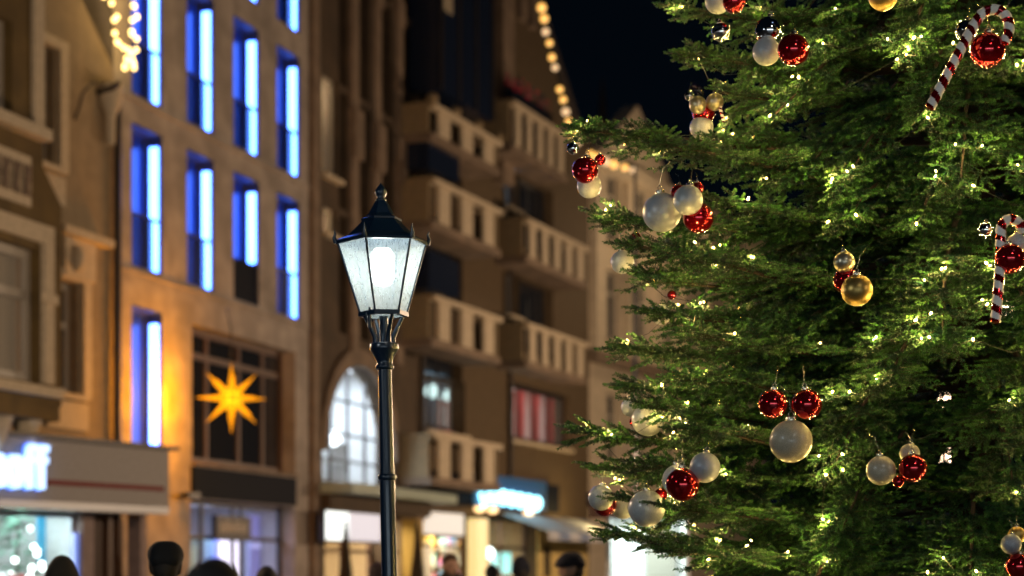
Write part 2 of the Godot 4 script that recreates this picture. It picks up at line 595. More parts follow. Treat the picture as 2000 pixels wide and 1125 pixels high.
func star(at: Vector3, b: Node3D) -> void:
	var o := thing("paper_star", "glowing yellow paper star with many points before the wide window", "star", at, 0.27)
	var st := S()
	for i in [-1, 0, 1]:
		for j in [-1, 0, 1]:
			for k in [-1, 0, 1]:
				if i == 0 and j == 0 and k == 0:
					continue
				var d := Vector3(i, j, k).normalized()
				var u := d.cross(Vector3.UP if absf(d.y) < 0.9 else Vector3.RIGHT).normalized()
				var v := u.cross(d)
				var n: int = 4 if absi(i) + absi(j) + absi(k) < 3 else 3
				var reach := 0.70 if k == 0 else 0.60
				for q in n:
					var a := TAU * (q + 0.5) / n
					var c := TAU * (q + 1.5) / n
					var r := 0.088
					tri(st, d * 0.2 + (u * cos(a) + v * sin(a)) * r, d * reach, d * 0.2 + (u * cos(c) + v * sin(c)) * r)
	var paper := glow(1.0, 0.33, 0.003, 1.05)
	paper.albedo_color = lin(0.06, 0.04, 0.01)
	paper.roughness = 0.9
	put(o, "paper_points", st, paper)
	var core := SphereMesh.new()
	core.radius = 0.22
	core.height = 0.44
	var lit := glow(1.0, 0.56, 0.008, 1.4)
	lit.albedo_color = lin(0.06, 0.04, 0.01)
	put(o, "paper_core", core, lit)
	st = S()
	tube(st, [Vector3(0, 0.6, 0), Vector3(0, 1.4, -0.1), Vector3(0.0, 1.85, -0.75)], [0.012], 5)
	put(o, "cable", st, M.darkframe)
	omni(o, Vector3(-0.1, -0.1, 0.85), lin(1.0, 0.34, 0.003), 6.5, 0.35)
	omni(o, Vector3(-0.9, 0.0, 0.55), lin(1.0, 0.34, 0.003), 6.5, 0.3)


# ---------------------------------------------------------------- the ochre gabled house on the left, its oriel and its shop
func gabled_house() -> void:
	var b := thing("gabled_house", "old plaster house with an ochre oriel and cream window surrounds, far left", "house", Vector3(-7.306, 0.0, -33.807), deg_to_rad(73.447))
	var w1 := [-2.875, 8.572, -2.083, 10.606]
	var w2 := [-2.184, 4.712, -1.287, 6.676]
	var st := S()
	walls(st, -7.0, 3.05, -0.01, 10.675, 0.0, -0.4, [w1, w2])
	put(b, "facade", st, M.leftwall)
	st = S()
	prism(st, PackedVector2Array([Vector2(-7, 10.675), Vector2(-0.01, 10.675), Vector2(-0.152, 10.935), Vector2(-1.145, 11.744), Vector2(-3.4, 15.2), Vector2(-7, 12.2)]), -0.4, 0.0)
	put(b, "gable", st, M.leftwall)
	slab(b, "inner_wall", M.inside, -7.0, 3.05, -6.0, -0.02, 10.5, -1.4)
	for w in [w1, w2]:
		window(b, w[0], w[1], w[2], w[3], -0.25, M.whiteframe, M.darkpane, [], [0.62], 0.13, true)
		st = S()
		box(st, w[0] - 0.22, w[1], 0.0, w[0] - 0.03, w[3] + 0.2, 0.07)
		box(st, w[2] + 0.10, w[1] - 0.05, 0.0, w[2] + 0.38, w[3] + 0.2, 0.07)
		box(st, w[0] - 0.03, w[3] + 0.03, 0.0, w[2] + 0.10, w[3] + 0.2, 0.068)
		put(b, "surround", st, M.trim)
		slab(b, "apron", M.trim, w[0] - 0.2, w[1] - 0.62, 0.0, w[2] + 0.3, w[1] - 0.14, 0.05)
	# carved panel with a console over the lower window
	var q := [-1.879, 6.806, -0.82, 7.438]
	slab(b, "cornice", M.trim, q[0] - 0.3, q[3], 0.0, q[2] + 0.35, q[3] + 0.14, 0.28)
	slab(b, "carved_panel", M.trim, q[0], q[1] - 0.05, 0.0, q[2], q[3], 0.10)
	st = S()
	lathe(st, [Vector2(0.05, 0.0), Vector2(0.16, 0.08), Vector2(0.17, 0.3), Vector2(0.1, 0.45)], 10, 0.0, true, Vector3(q[0] + 0.35, q[1] + 0.05, 0.1))
	put(b, "console", st, M.trim)
	# oriel
	var o := part(b, "oriel")
	var e0: float = -4.083
	var e1: float = -3.386
	var base: float = 4.312
	st = S()
	var ow := [-5.783, 4.634, -4.083, 6.762]
	walls(st, -7.0, base, e1, 7.618, 0.9, 0.55, [ow])
	prism(st, PackedVector2Array([Vector2(-7, 7.618), Vector2(e1, 7.618), Vector2(e0 + 0.12, 8.147), Vector2(-7, 8.147)]), 0.0, 0.9)
	var ow2 := [-6.057, 8.592, -4.869, 10.227]
	walls(st, -7.0, 8.147, e0 + 0.12, 13.2, 0.9, 0.55, [ow2])
	put(o, "oriel_wall", st, M.ochre)
	slab(o, "oriel_floor", M.ochre, -7.0, base - 0.25, 0.0, e1 - 0.02, base, 0.88)
	slab(o, "oriel_back", M.inside, -7.0, base, 0.02, e0, 12.0, 0.1)
	window(b, ow[0], ow[1], ow[2], ow[3], 0.66, M.whiteframe, M.pane, [0.0], [0.66], 0.15, false, M.curtain)
	window(b, ow2[0], ow2[1], ow2[2], ow2[3], 0.66, M.whiteframe, M.darkpane, [0.5], [0.7], 0.13, false)
	st = S()
	box(st, ow[2] + 0.05, ow[1], 0.9, ow[2] + 0.34, ow[3] + 0.42, 0.99)
	box(st, ow[0], ow[3] + 0.12, 0.9, ow[2] + 0.05, ow[3] + 0.42, 0.985)
	box(st, ow[2] - 0.1, ow[1] + 1.3, 0.99, ow[2] + 0.40, ow[1] + 1.45, 1.03)
	put(o, "surround", st, M.trim)
	st = S()
	box(st, ow2[2] + 0.55, ow2[1], 0.9, ow2[2] + 0.85, 13.0, 0.97)
	put(o, "pilaster", st, M.trim)
	slab(o, "cornice", M.trim, -7.0, 8.515, 0.9, e0 + 0.05, 8.693, 1.12)
	slab(o, "sill", M.trim, -7.0, ow[1] - 0.22, 0.9, ow[2] + 0.45, ow[1] - 0.06, 1.08)
	var fp := [-6.057, 7.402, -4.39, 8.194]
	slab(o, "relief_panel", M.trim, fp[0], fp[1], 0.9, fp[2], fp[3], 0.95)
	st = S()
	for i in 16:
		var t := i / 16.0
		tube(st, [Vector3(lerpf(fp[0], fp[2], t) + 0.05, fp[1] + 0.15, 0.96), Vector3(lerpf(fp[0], fp[2], t) + 0.14 * sin(i * 2.0), (fp[1] + fp[3]) / 2, 1.0), Vector3(lerpf(fp[0], fp[2], t) + 0.1, fp[3] - 0.15, 0.96)], [0.02, 0.045, 0.02], 5)
	put(o, "relief_leaves", st, M.tanstone)
	for i in 4:
		st = S()
		lathe(st, [Vector2(0.03, -0.55), Vector2(0.12, -0.4), Vector2(0.2, -0.15), Vector2(0.26, 0.0)], 10, 0.0, true, Vector3(e1 - 0.5 - i * 0.85, base - 0.25, 0.55))
		put(o, "bracket", st, M.trim)
	# downpipe with its hopper
	var d := thing("downpipe", "dark brown downpipe in the corner between the two left houses", "pipe", on(b, -0.08, 0.0, 0.12), b.rotation.y)
	st = S()
	tube(st, [Vector3(0, 0, 0), Vector3(0, 6, 0), Vector3(0, 10.534, 0)], [0.075], 8)
	put(d, "pipe", st, M.pipe)
	st = S()
	lathe(st, [Vector2(0.08, 0.0), Vector2(0.09, 0.5), Vector2(0.2, 0.75), Vector2(0.23, 1.05), Vector2(0.22, 1.1), Vector2(0.0, 1.1)], 10, 0.0, true, Vector3(-0.32, 9.336, 0.04))
	put(d, "hopper", st, M.trim)
	d = thing("wall_bracket", "dark iron bracket with a hanging curved wire high on the left house", "bracket", on(b, -0.6, 10.244, 0.0), b.rotation.y)
	st = S()
	tube(st, [Vector3(0, 0, 0), Vector3(0, 0.05, 0.3), Vector3(-0.15, 0.08, 0.5)], [0.05], 6)
	put(d, "arm", st, M.pipe)
	st = S()
	tube(st, [Vector3(-0.1, 0.1, 0.2), Vector3(-0.45, 0.05, 0.15), Vector3(-0.7, -0.2, 0.1), Vector3(-0.8, -0.5, 0.08), Vector3(-0.9, -0.7, 0.06)], [0.025], 5)
	put(d, "wire", st, M.pipe)
	# V-shaped garland under the gable
	var g := thing("light_garland", "V-shaped string of warm bulbs in the notch between the two left houses", "string lights", on(b, 0.0, 10.862, 0.15), b.rotation.y)
	st = S()
	var lft := []
	var rgt := []
	for i in 16:
		var t := i / 15.0
		lft.append(Vector3(lerpf(0.115, -1.216, t), 2.05 * t, 0.06 * sin(i * 1.3)))
		rgt.append(Vector3(lerpf(0.18, 0.28, t) + 0.04 * sin(i * 2.1), 2.05 * t, 0.1 + 0.05 * cos(i * 1.7)))
	tube(st, lft, [0.012], 4)
	tube(st, rgt, [0.012], 4)
	put(g, "cable", st, M.cable)
	var bulb := SphereMesh.new()
	bulb.radius = 0.045
	bulb.height = 0.1
	bulb.radial_segments = 10
	bulb.rings = 6
	for p in lft + rgt:
		for n in (2 if rng.randf() < 0.4 else 1):
			var o2 := put(g, "bulb", bulb, M.festoon_v)
			o2.position = p + Vector3(rng.randf_range(-0.07, 0.07), rng.randf_range(-0.07, 0.07), 0.05)
	omni(g, Vector3(-0.3, 1.0, 0.7), lin(1.0, 0.62, 0.22), 1.2, 0.5)
	shop_front()


func shop_front() -> void:
	var b := thing("shop_canopy", "projecting grey shop fascia with a dark top ledge and a red stripe", "fascia", Vector3(-6.142, 0.0, -33), deg_to_rad(62.176))
	var top: float = 3.77
	var low: float = 2.758
	slab(b, "fascia_board", M.fascia, -7.0, low, -0.9, 0.0, top, 0.0)
	slab(b, "top_ledge", M.darkframe, -7.0, top, -0.9, 0.16, top + 0.07, 0.12)
	slab(b, "edge_strip", M.alu, -7.0, low - 0.13, -0.5, -0.03, low - 0.004, 0.03)
	slab(b, "red_stripe", M.redpaint, -3.547, 3.029, 0.0, -0.15, 3.116, 0.02)
	# wall and shop window below
	var st := S()
	var hole := [-5.134 + 0.0, 0.3, -1.731, low - 0.14]
	var door := [-1.424, 0.02, -0.173, low - 0.14]
	walls(st, -7.0, 0.0, 0.0, low - 0.135, -0.5, -0.8, [hole, door])
	put(b, "shop_wall", st, mat(lin(0.3, 0.22, 0.2), 0.7, 0, "grain", 0.5))
	var w := window(b, hole[0], hole[1], hole[2], hole[3], -0.75, M.alu, M.pane, [0.45], [], 0.09, false)
	slab(w, "side_strip", glow(0.02, 0.22, 1.0, 0.7), hole[2] - 0.14, 0.4, -0.62, hole[2] - 0.02, hole[3] - 0.35, -0.56)
	var dr := part(b, "entrance")
	slab(dr, "door_leaf", M.doorwood, door[0], 0.03, -0.85, (door[0] + door[2]) / 2 - 0.03, door[3] - 0.05, -0.75)
	slab(dr, "door_leaf", M.doorwood, (door[0] + door[2]) / 2 + 0.03, 0.03, -1.0, door[2], door[3] - 0.05, -0.9)
	slab(dr, "door_post", M.brownframe, (door[0] + door[2]) / 2 - 0.06, 0.03, -0.74, (door[0] + door[2]) / 2 + 0.06, door[3] - 0.02, -0.66)
	st = S()
	tube(st, [Vector3(door[0] + 0.55, 1.0, -0.7), Vector3(door[0] + 0.55, 1.3, -0.7)], [0.03], 6)
	put(dr, "handle", st, M.alu)
	room(b, hole[0] - 0.4, 0.1, hole[2] + 0.3, low + 0.1, -0.82, 2.4, M.whitewall, lin(0.75, 0.95, 1.0), 16.0)
	# letters
	var t := TextMesh.new()
	t.text = "hoff"
	var font := SystemFont.new()
	font.font_names = PackedStringArray(["Droid Sans"])
	font.font_weight = 700
	t.font = font
	t.font_size = 64
	t.pixel_size = 0.0148
	t.depth = 0.1
	t.horizontal_alignment = HORIZONTAL_ALIGNMENT_RIGHT
	var sign := thing("shop_lettering", "glowing blue white letters at the left end of the grey fascia", "sign", on(b, -3.308, 2.935, 0.14), b.rotation.y)
	var l := put(sign, "letters", t, glow(0.34, 0.58, 1.0, 2.2))
	l.scale = Vector3(0.72, 1.0, 1.0)
	l.position.y = 0.33
	var t2: TextMesh = t.duplicate()
	t2.depth = 0.06
	l = put(sign, "letter_backs", t2, glow(0.01, 0.16, 1.0, 1.6))
	l.scale = Vector3(0.75, 1.05, 1.0)
	l.position = Vector3(0.03, 0.33, -0.09)
	area(sign, Vector3(-0.9, 0.3, 0.15), Vector2(1.6, 0.6), Vector3(0, 180, 0), lin(0.1, 0.35, 1.0), 0.5)
	# window display
	var turn := b.rotation.y
	var k := thing("display_tree", "small green Christmas tree with white lights in the left shop window", "christmas tree", on(b, -2.344, 0.16, -1.4), turn)
	st = S()
	var r2 := RandomNumberGenerator.new()
	r2.seed = 5
	for i in 420:
		var y := r2.randf_range(0.5, 2.75)
		var a := r2.randf() * TAU
		var rad := (2.85 - y) * 0.30 * r2.randf_range(0.4, 1.0)
		var p := Vector3(sin(a) * rad, y, cos(a) * rad)
		var dd := Vector3(sin(a), -0.25, cos(a)) * 0.2
		tri(st, p, p + dd + Vector3(cos(a), 0, -sin(a)) * 0.05, p + dd - Vector3(cos(a), 0, -sin(a)) * 0.05)
	put(k, "crown", st, mat(lin(0.03, 0.16, 0.09), 0.7))
	st = S()
	tube(st, [Vector3(0, 0, 0), Vector3(0, 2.8, 0)], [0.05, 0.01], 6)
	put(k, "trunk", st, M.bark)
	var wb := SphereMesh.new()
	wb.radius = 0.05
	wb.height = 0.1
	wb.radial_segments = 8
	wb.rings = 4
	for i in 26:
		var y := r2.randf_range(0.5, 2.6)
		var a := r2.randf_range(-1.3, 1.3)
		var rad := (2.9 - y) * 0.31
		put(k, "bulb", wb, M.glow_white).position = Vector3(sin(a) * rad, y, cos(a) * rad)
	k = thing("poster", "bright cyan poster hanging in the left shop window", "poster", on(b, -1.417, 1.75, -1.5), turn)
	slab(k, "sheet", mat(lin(0.03, 0.42, 0.72), 0.6), -0.32, 0.0, -0.015, 0.32, 0.95, 0.0)
	slab(k, "rail", M.yellow, 0.33, -0.02, -0.02, 0.37, 0.97, 0.02)
	k = thing("loudspeaker", "small dark box speaker under the ceiling of the left shop window", "speaker", on(b, -1.273, 2.42, -1.3), turn)
	slab(k, "cabinet", M.navy, -0.12, 0.0, -0.12, 0.12, 0.25, 0.05)
	slab(k, "bracket", M.alu, -0.02, 0.25, -0.05, 0.02, 0.34, -0.01)
	var goods := [[-2.812, 0.34, lin(0.7, 0.03, 0.02), "red"], [-2.342, 0.3, lin(0.85, 0.85, 0.85), "white"], [-2.052, 0.28, lin(0.05, 0.06, 0.4), "dark blue"], [-1.898, 0.3, lin(0.8, 0.12, 0.4), "pink"], [-1.509, 0.6, lin(0.02, 0.5, 0.15), "green"], [-1.43, 0.2, lin(0.85, 0.6, 0.04), "yellow"], [-0.963, 0.24, lin(0.05, 0.45, 0.6), "teal"], [-3.006, 0.36, lin(0.9, 0.9, 0.9), "milky"]]
	for i in goods.size():
		var gd: Array = goods[i]
		var tall: float = gd[1]
		k = thing("gift_parcel", "%s parcel tied with a ribbon on the plinth in the left shop window" % gd[3], "parcel", on(b, gd[0], 1.22, -1.05 - 0.04 * (i % 3)), turn + 0.2 * (i % 4) - 0.3, "parcels in the left shop window")
		slab(k, "wrapping", mat(gd[2], 0.5), -0.15, 0.0, -0.1, 0.15, tall, 0.1)
		slab(k, "ribbon", M.stripe_white, -0.03, 0.0, -0.105, 0.03, tall + 0.006, 0.105)
	k = thing("display_plinth", "low white plinth carrying parcels in the left shop window", "plinth", on(b, -2.212, 0.16, -1.05), turn)
	slab(k, "top", M.whitewall, -2.6, 1.0, -0.2, 1.3, 1.06, 0.2)
	slab(k, "block", M.whitewall, -2.5, 0.0, -0.16, 1.2, 1.0, 0.16)


# ---------------------------------------------------------------- the brown stone house with the arched window
func stone_house() -> void:
	var b := thing("stone_house", "dark brown stone house with tall pilasters and a lit arched window", "house", Vector3(-4.688, 0.0, -42.616), deg_to_rad(73.447))
	var end: float = 7.599
	var a := [0.803, 3.712, 5.523, 6.672]
	a[1] = 3.72
	var slits := []
	for u in [[1.831, 2.397], [3.185, 3.892], [4.731, 5.485], [6.381, 7.351]]:
		for r in 4:
			slits.append([u[0], 7.35 + r * 3.0, u[1], 10.2 + r * 3.0])
	var blind1 := [0.771, 10.972, 1.733, 13.345]
	var blind2 := [0.866, 9.6, 1.668, 10.245]
	var shop := [0.929, 0.3, 4.843, 3.0]
	var shop2 := [4.992, 0.3, 7.351, 3.0]
	var st := S()
	walls(st, 0.0, 0.0, end, 19.5, 0.0, -0.45, slits + [a, shop, shop2, blind1, blind2])
	# the arch: what fills the corners above the springing
	var mid: float = (a[0] + a[2]) / 2
	var rad: float = (a[2] - a[0]) / 2
	var spring: float = a[3] - rad * 0.95
	for side in [-1, 1]:
		var poly := PackedVector2Array([Vector2(mid + side * rad, a[3] + 0.001), Vector2(mid, a[3] + 0.001)])
		for i in 9:
			var w := PI / 2 * i / 8.0
			poly.append(Vector2(mid + side * rad * sin(w), spring + rad * 0.95 * cos(w) - 0.002))
		prism(st, poly, -0.4, 0.001)
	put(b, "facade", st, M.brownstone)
	slab(b, "inner_wall", M.inside, 0.0, 0.0, -9.0, end, 19.3, -3.4)
	slab(b, "roof", M.roof, -0.05, 19.5, -9.0, end + 0.05, 19.9, 0.2)
	for sl in slits:
		window(b, sl[0], sl[1], sl[2], sl[3], -0.35, M.darkframe, M.darkpane, [], [0.6], 0.06, false)
	for u in [2.736, 4.29, 5.909]:
		st = S()
		box(st, u - 0.24, 7.0, 0.0, u + 0.24, 18.6, 0.09)
		box(st, u - 0.30, 11.7, 0.0, u + 0.30, 12.9, 0.20)
		box(st, u - 0.27, 15.9, 0.0, u + 0.27, 16.5, 0.14)
		put(b, "pilaster", st, M.tanstone)
	slab(b, "pier", M.tanstone, 0.02, 0.0, 0.0, 0.42, 19.0, 0.1)
	for q in [blind1, blind2]:
		window(b, q[0], q[1], q[2], q[3], -0.2, M.whiteframe, M.pane, [], [], 0.07, true, M.curtain_white)
		room(b, q[0] - 0.15, q[1] - 0.15, q[2] + 0.15, q[3] + 0.25, -0.5, 1.6, M.warmwall, lin(1.0, 0.78, 0.52), 12.0)
	var sur := S()
	for i in 16:
		var w0 := PI * (i / 16.0) - PI / 2
		var w1 := PI * ((i + 1) / 16.0) - PI / 2
		prism(sur, PackedVector2Array([Vector2(mid + rad * sin(w0), spring + rad * 0.95 * cos(w0)), Vector2(mid + rad * sin(w1), spring + rad * 0.95 * cos(w1)), Vector2(mid + (rad + 0.3) * sin(w1), spring + (rad + 0.3) * cos(w1)), Vector2(mid + (rad + 0.3) * sin(w0), spring + (rad + 0.3) * cos(w0))]), 0.0, 0.12)
	put(b, "arch_surround", sur, M.tanstone)
	room(b, a[0] - 0.2, 3.55, a[2] + 0.2, 6.85, -0.5, 2.6, M.whitewall, lin(0.72, 0.85, 1.0), 44.0)
	window(b, a[0], a[1], a[2], a[3], -0.35, M.darkframe, M.pane, [0.25, 0.5, 0.75], [0.2, 0.42, 0.7], 0.05, false)
	slab(b, "canopy", mat(lin(0.32, 0.38, 0.32), 0.5), 0.45, 3.42, 0.0, end + 0.6, 3.66, 0.9)
	slab(b, "canopy_soffit", M.brownstone, 0.45, 3.05, 0.0, end, 3.41, 0.35)
	room(b, shop[0] - 0.2, 0.1, shop2[2] + 0.1, 3.3, -0.5, 2.6, M.warmwall, lin(1.0, 0.82, 0.6), 42.0)
	window(b, shop[0], shop[1], shop[2], shop[3], -0.4, M.brownframe, M.pane, [0.5], [0.66], 0.08, false)
	window(b, shop2[0], shop2[1], shop2[2], shop2[3], -0.4, M.brownframe, M.pane, [0.5], [0.66], 0.08, false)
	var turn := b.rotation.y
	var k := thing("light_box_sign", "blank white light box under the stone house's canopy", "sign", on(b, -0.225, 2.32, 0.5), turn)
	slab(k, "housing", M.darkframe, -0.04, -0.04, -0.16, 3.365 - -0.225 + 0.04, 0.70, 0.0)
	slab(k, "face", glow(0.9, 1.0, 0.98, 1.5), 0.0, 0.0, 0.0, 1.17 - -0.225, 0.66, 0.02)
	slab(k, "face", glow(0.85, 0.85, 1.0, 0.6), 1.236 - -0.225, 0.0, 0.0, 3.329 - -0.225, 0.66, 0.02)
	var n := 0
	for q in [[3.902, 4.95, "left"], [6.075, 5.75, "middle"], [8.067, 4.7, "right"]]:
		k = thing("hanging_lamp", "%s white globe lamp hanging behind the arched window" % q[2], "lamp", on(b, q[0], q[1], -1.0 - 0.3 * n), turn, "globe lamps behind the arched window")
		var gl := SphereMesh.new()
		gl.radius = 0.2
		gl.height = 0.4
		put(k, "globe", gl, glow(0.85, 0.95, 1.0, 4.0))
		st = S()
		tube(st, [Vector3(0, 0.19, 0), Vector3(0, 6.74 - q[1], 0)], [0.015], 5)
		put(k, "cord", st, M.darkframe)
		n += 1
	var shelf_goods := [lin(0.15, 0.5, 0.2), lin(0.8, 0.7, 0.3), lin(0.4, 0.5, 0.8), lin(0.7, 0.3, 0.3), lin(0.8, 0.8, 0.85), lin(0.3, 0.4, 0.6)]
	k = thing("display_shelf", "white shelf of pale goods behind the lower panes of the arched window", "shelf", on(b, a[0] + 0.3, 3.62, -1.4), turn)
	for i in 3:
		slab(k, "board", M.whitewall, 0.0, 0.25 + i * 0.5, -0.3, a[2] - a[0], 0.29 + i * 0.5, 0.1)
	for i in 12:
		slab(k, "goods", mat(shelf_goods[i % 6], 0.6), 0.1 + (i % 6) * 0.45, 0.29 + (i / 6) * 0.5, -0.15, 0.42 + (i % 6) * 0.45, 0.55 + (i / 6) * 0.5 + 0.06 * (i % 3), 0.05)
	k = thing("yellow_column", "yellow painted column between two lit shop windows", "column", on(b, 6.404, 0.0, 0.25), turn)
	slab(k, "shaft", M.yellow, -0.28, 0.1, -0.2, 0.28, 2.95, 0.2)
	slab(k, "foot", M.tanstone, -0.34, 0.0, -0.22, 0.34, 0.1, 0.26)
	slab(k, "head", M.tanstone, -0.34, 2.95, -0.22, 0.34, 3.04, 0.26)


# ---------------------------------------------------------------- the house with the balconies
func balcony(b: Node, s0: float, s1: float, rail: float, deep: float, tall: float, n: int) -> Node3D:
	var o := part(b, "balcony")
	slab(o, "floor_slab", M.tanstone, s0, rail - tall, 0.0, s1, rail - tall + 0.22, deep)
	slab(o, "end_panel", M.balcony, s0, rail - tall + 0.22, 0.0, s0 + 0.1, rail - 0.1, deep - 0.1)
	slab(o, "end_panel", M.balcony, s1 - 0.1, rail - tall + 0.22, 0.0, s1, rail - 0.1, deep - 0.1)
	slab(o, "coping", M.balcony, s0 - 0.04, rail - 0.1, 0.0, s0 + 0.14, rail, deep + 0.04)
	slab(o, "coping", M.baluster, s0 + 0.14, rail - 0.14, deep - 0.16, s1 + 0.04, rail, deep + 0.05)
	for i in n:
		var x := lerpf(s0 + 0.12, s1 - 0.05, (i + 0.5) / n)
		var w := (s1 - s0) / n * 0.23
		slab(o, "baluster", M.baluster, x - w, rail - tall + 0.22, deep - 0.1, x + w, rail - 0.14, deep - 0.01)
	return o


func balcony_house() -> void:
	var b := thing("balcony_house", "tan apartment house with two stacks of cream balconies", "house", Vector3(-2.561, 0.0, -49.842), deg_to_rad(68.749))
	var end: float = 14.332
	var eave := 16.4
	var l0: float = -2.288
	var sl0: float = 0.065
	var sl1: float = 3.352
	var sr0: float = 6.015
	var sr1: float = 11.251
	var loggias := []
	for y in [5.6, 9.0, 12.3]:
		loggias.append([sl0 + 0.15, y, sl1 - 0.2, y + 2.35])
	loggias.append([sl0 + 0.1, 15.0, sl1 - 0.1, 18.0])
	for y in [8.4, 11.6, 15.3]:
		loggias.append([sr0 + 0.3, y, sr1 - 0.5, y + 2.3])
	var wins := [[6.51, 12.673, 7.678, 13.928], [6.637, 9.389, 7.678, 10.801]]
	var lit := [0.477, 5.461, 3.333, 6.995]
	var red := [6.894, 5.612, 12.332, 7.405]
	var st := S()
	var shop := [0.34, 0.2, 3.988, 3.2]
	var shop2 := [4.899, 0.2, 9.078, 3.2]
	walls(st, 0.0, 0.0, end, eave, 0.0, -0.45, loggias.slice(0, 3) + loggias.slice(4) + wins + [lit, red, shop, shop2])
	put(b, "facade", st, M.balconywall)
	st = S()
	prism(st, PackedVector2Array([Vector2(0.0, eave), Vector2(end, eave), Vector2(12.64, 16.645), Vector2(9.078, 19.643), Vector2(7.502, 22.5), Vector2(0.0, 22.5)]), -0.45, 0.0)
	put(b, "gable", st, M.balconywall)
	st = S()
	prism(st, PackedVector2Array([Vector2(end + 0.3, eave - 0.1), Vector2(12.64 + 0.1, 16.645 + 0.1), Vector2(9.078 + 0.1, 19.643 + 0.1), Vector2(7.502, 22.7), Vector2(7.502, 22.4), Vector2(9.078 - 0.1, 19.643), Vector2(12.64 - 0.1, 16.645), Vector2(end + 0.1, eave - 0.2)]), -9.0, 0.2)
	put(b, "roof", st, M.roof)
	slab(b, "inner_wall", M.inside, 0.0, 0.0, -9.0, end, eave, -3.4)
	slab(b, "side_wall", M.balconywall, 0.0, 0.0, -3.4, 0.3, 22.4, -0.45)
	for i in loggias.size():
		var q: Array = loggias[i]
		if i == 3:
			# glazed bay on the top floor
			var bay := part(b, "glazed_bay")
			slab(bay, "glass_wall", M.navyglass, sl0 - 0.6, 14.4, 0.0, sl1 - 0.1, 18.6, 0.9)
			for j in 4:
				slab(bay, "post", M.darkframe, lerpf(sl0 - 0.6, sl1 - 0.2, j / 3.0), 14.4, 0.9, lerpf(sl0 - 0.6, sl1 - 0.2, j / 3.0) + 0.1, 18.6, 0.96)
			slab(bay, "blind", M.curtain, sl0 - 0.5, 16.6, 0.9, sl0 + 0.2, 17.9, 0.93)
			slab(bay, "canopy", M.balcony, sl0 - 0.7, 18.6, 0.0, sl1, 18.85, 1.1)
			continue
		window(b, q[0], q[1], q[2], q[3], -0.4, M.darkframe, M.darkpane, [0.33, 0.67], [], 0.08, false)
	# balconies: the left stack, then the right one
	for y in [11.878, 8.813, 5.185]:
		balcony(b, l0 - 0.0 + 0.75, sl1, y, 1.1, 1.35, 3)
	var up := balcony(b, l0 + 0.75, sl1, 13.826, 1.1, 1.0, 3)
	var ball := SphereMesh.new()
	ball.radius = 0.16
	ball.height = 0.32
	for i in 4:
		put(up, "finial_ball", ball, M.balcony).position = Vector3(lerpf(l0 + 0.9, sl1 - 0.1, i / 3.0), 13.826 + 0.12, 1.05)
	for y in [12.101, 8.986]:
		balcony(b, sr0 - 0.4, sr1, y, 1.0, 1.35, 5)
	balcony(b, 4.495, 9.309, 15.329, 1.0, 1.5, 5)
	# dark wind screens beside the left balconies
	for y in [8.979, 12.124]:
		slab(b, "wind_screen", M.navyglass, l0 + 0.9, y, 0.05, l0 + 0.95, y + 1.0, 0.95)
		slab(b, "wind_screen", M.navyglass, l0 + 0.95, y, 0.90, sl0 + 0.6, y + 1.0, 0.95)
	st = S()
	box(st, 5.467, 13.2, 0.0, 6.383, 22.0, 0.35)
	put(b, "pilaster", st, M.tanstone)
	st = S()
	box(st, 7.415, 18.6, 0.0, 7.944, 22.0, 0.2)
	box(st, 8.393, 18.6, 0.0, 8.756, 20.2, 0.2)
	put(b, "gable_rib", st, M.tanstone)
	var bluecloth := mat(lin(0.05, 0.35, 0.75), 0.9)
	bluecloth.backlight_enabled = true
	bluecloth.backlight = Color(0.9, 0.9, 0.9)
	window(b, wins[0][0], wins[0][1], wins[0][2], wins[0][3], -0.3, M.darkframe, M.pane, [], [], 0.07, true, bluecloth)
	window(b, wins[1][0], wins[1][1], wins[1][2], wins[1][3], -0.3, M.whiteframe, M.pane, [], [], 0.07, true, M.curtain_white)
	room(b, wins[0][0] - 0.1, wins[0][1] - 0.1, wins[0][2] + 0.1, wins[0][3] + 0.2, -0.62, 1.5, M.whitewall, lin(0.1, 0.5, 1.0), 5.0)
	room(b, wins[1][0] - 0.1, wins[1][1] - 0.1, wins[1][2] + 0.1, wins[1][3] + 0.2, -0.62, 1.5, M.whitewall, lin(1.0, 0.8, 0.6), 3.0)
	room(b, lit[0] - 0.1, lit[1] - 0.2, lit[2] + 0.1, lit[3] + 0.3, -0.46, 2.4, mat(lin(0.12, 0.2, 0.3), 0.8), lin(0.6, 0.85, 1.0), 0.6)
	window(b, lit[0], lit[1], lit[2], lit[3], -0.35, M.darkframe, M.pane, [0.36, 0.7], [], 0.09, true)
	room(b, red[0] - 0.1, red[1] - 0.2, red[2] + 0.1, red[3] + 0.3, -0.62, 2.2, M.whitewall, lin(1.0, 0.75, 0.7), 7.0)
	window(b, red[0], red[1], red[2], red[3], -0.3, M.darkframe, M.pane, [0.25, 0.5, 0.75], [], 0.16, true)
	for i in 4:
		var st2 := S()
		var x0: float = lerpf(red[0], red[2], i * 0.25 + 0.06)
		for j in 8:
			var z0 := -0.5 + 0.04 * (j % 2)
			var z1 := -0.5 + 0.04 * ((j + 1) % 2)
			quad(st2, Vector3(x0 + j * 0.11, red[1], z0), Vector3(x0 + j * 0.11 + 0.11, red[1], z1), Vector3(x0 + j * 0.11 + 0.11, red[3], z1), Vector3(x0 + j * 0.11, red[3], z0))
		put(b, "red_curtain", st2, M.curtain_red)
	var turn := b.rotation.y
	var k: Node3D
	var gl := SphereMesh.new()
	gl.radius = 0.2
	gl.height = 0.4
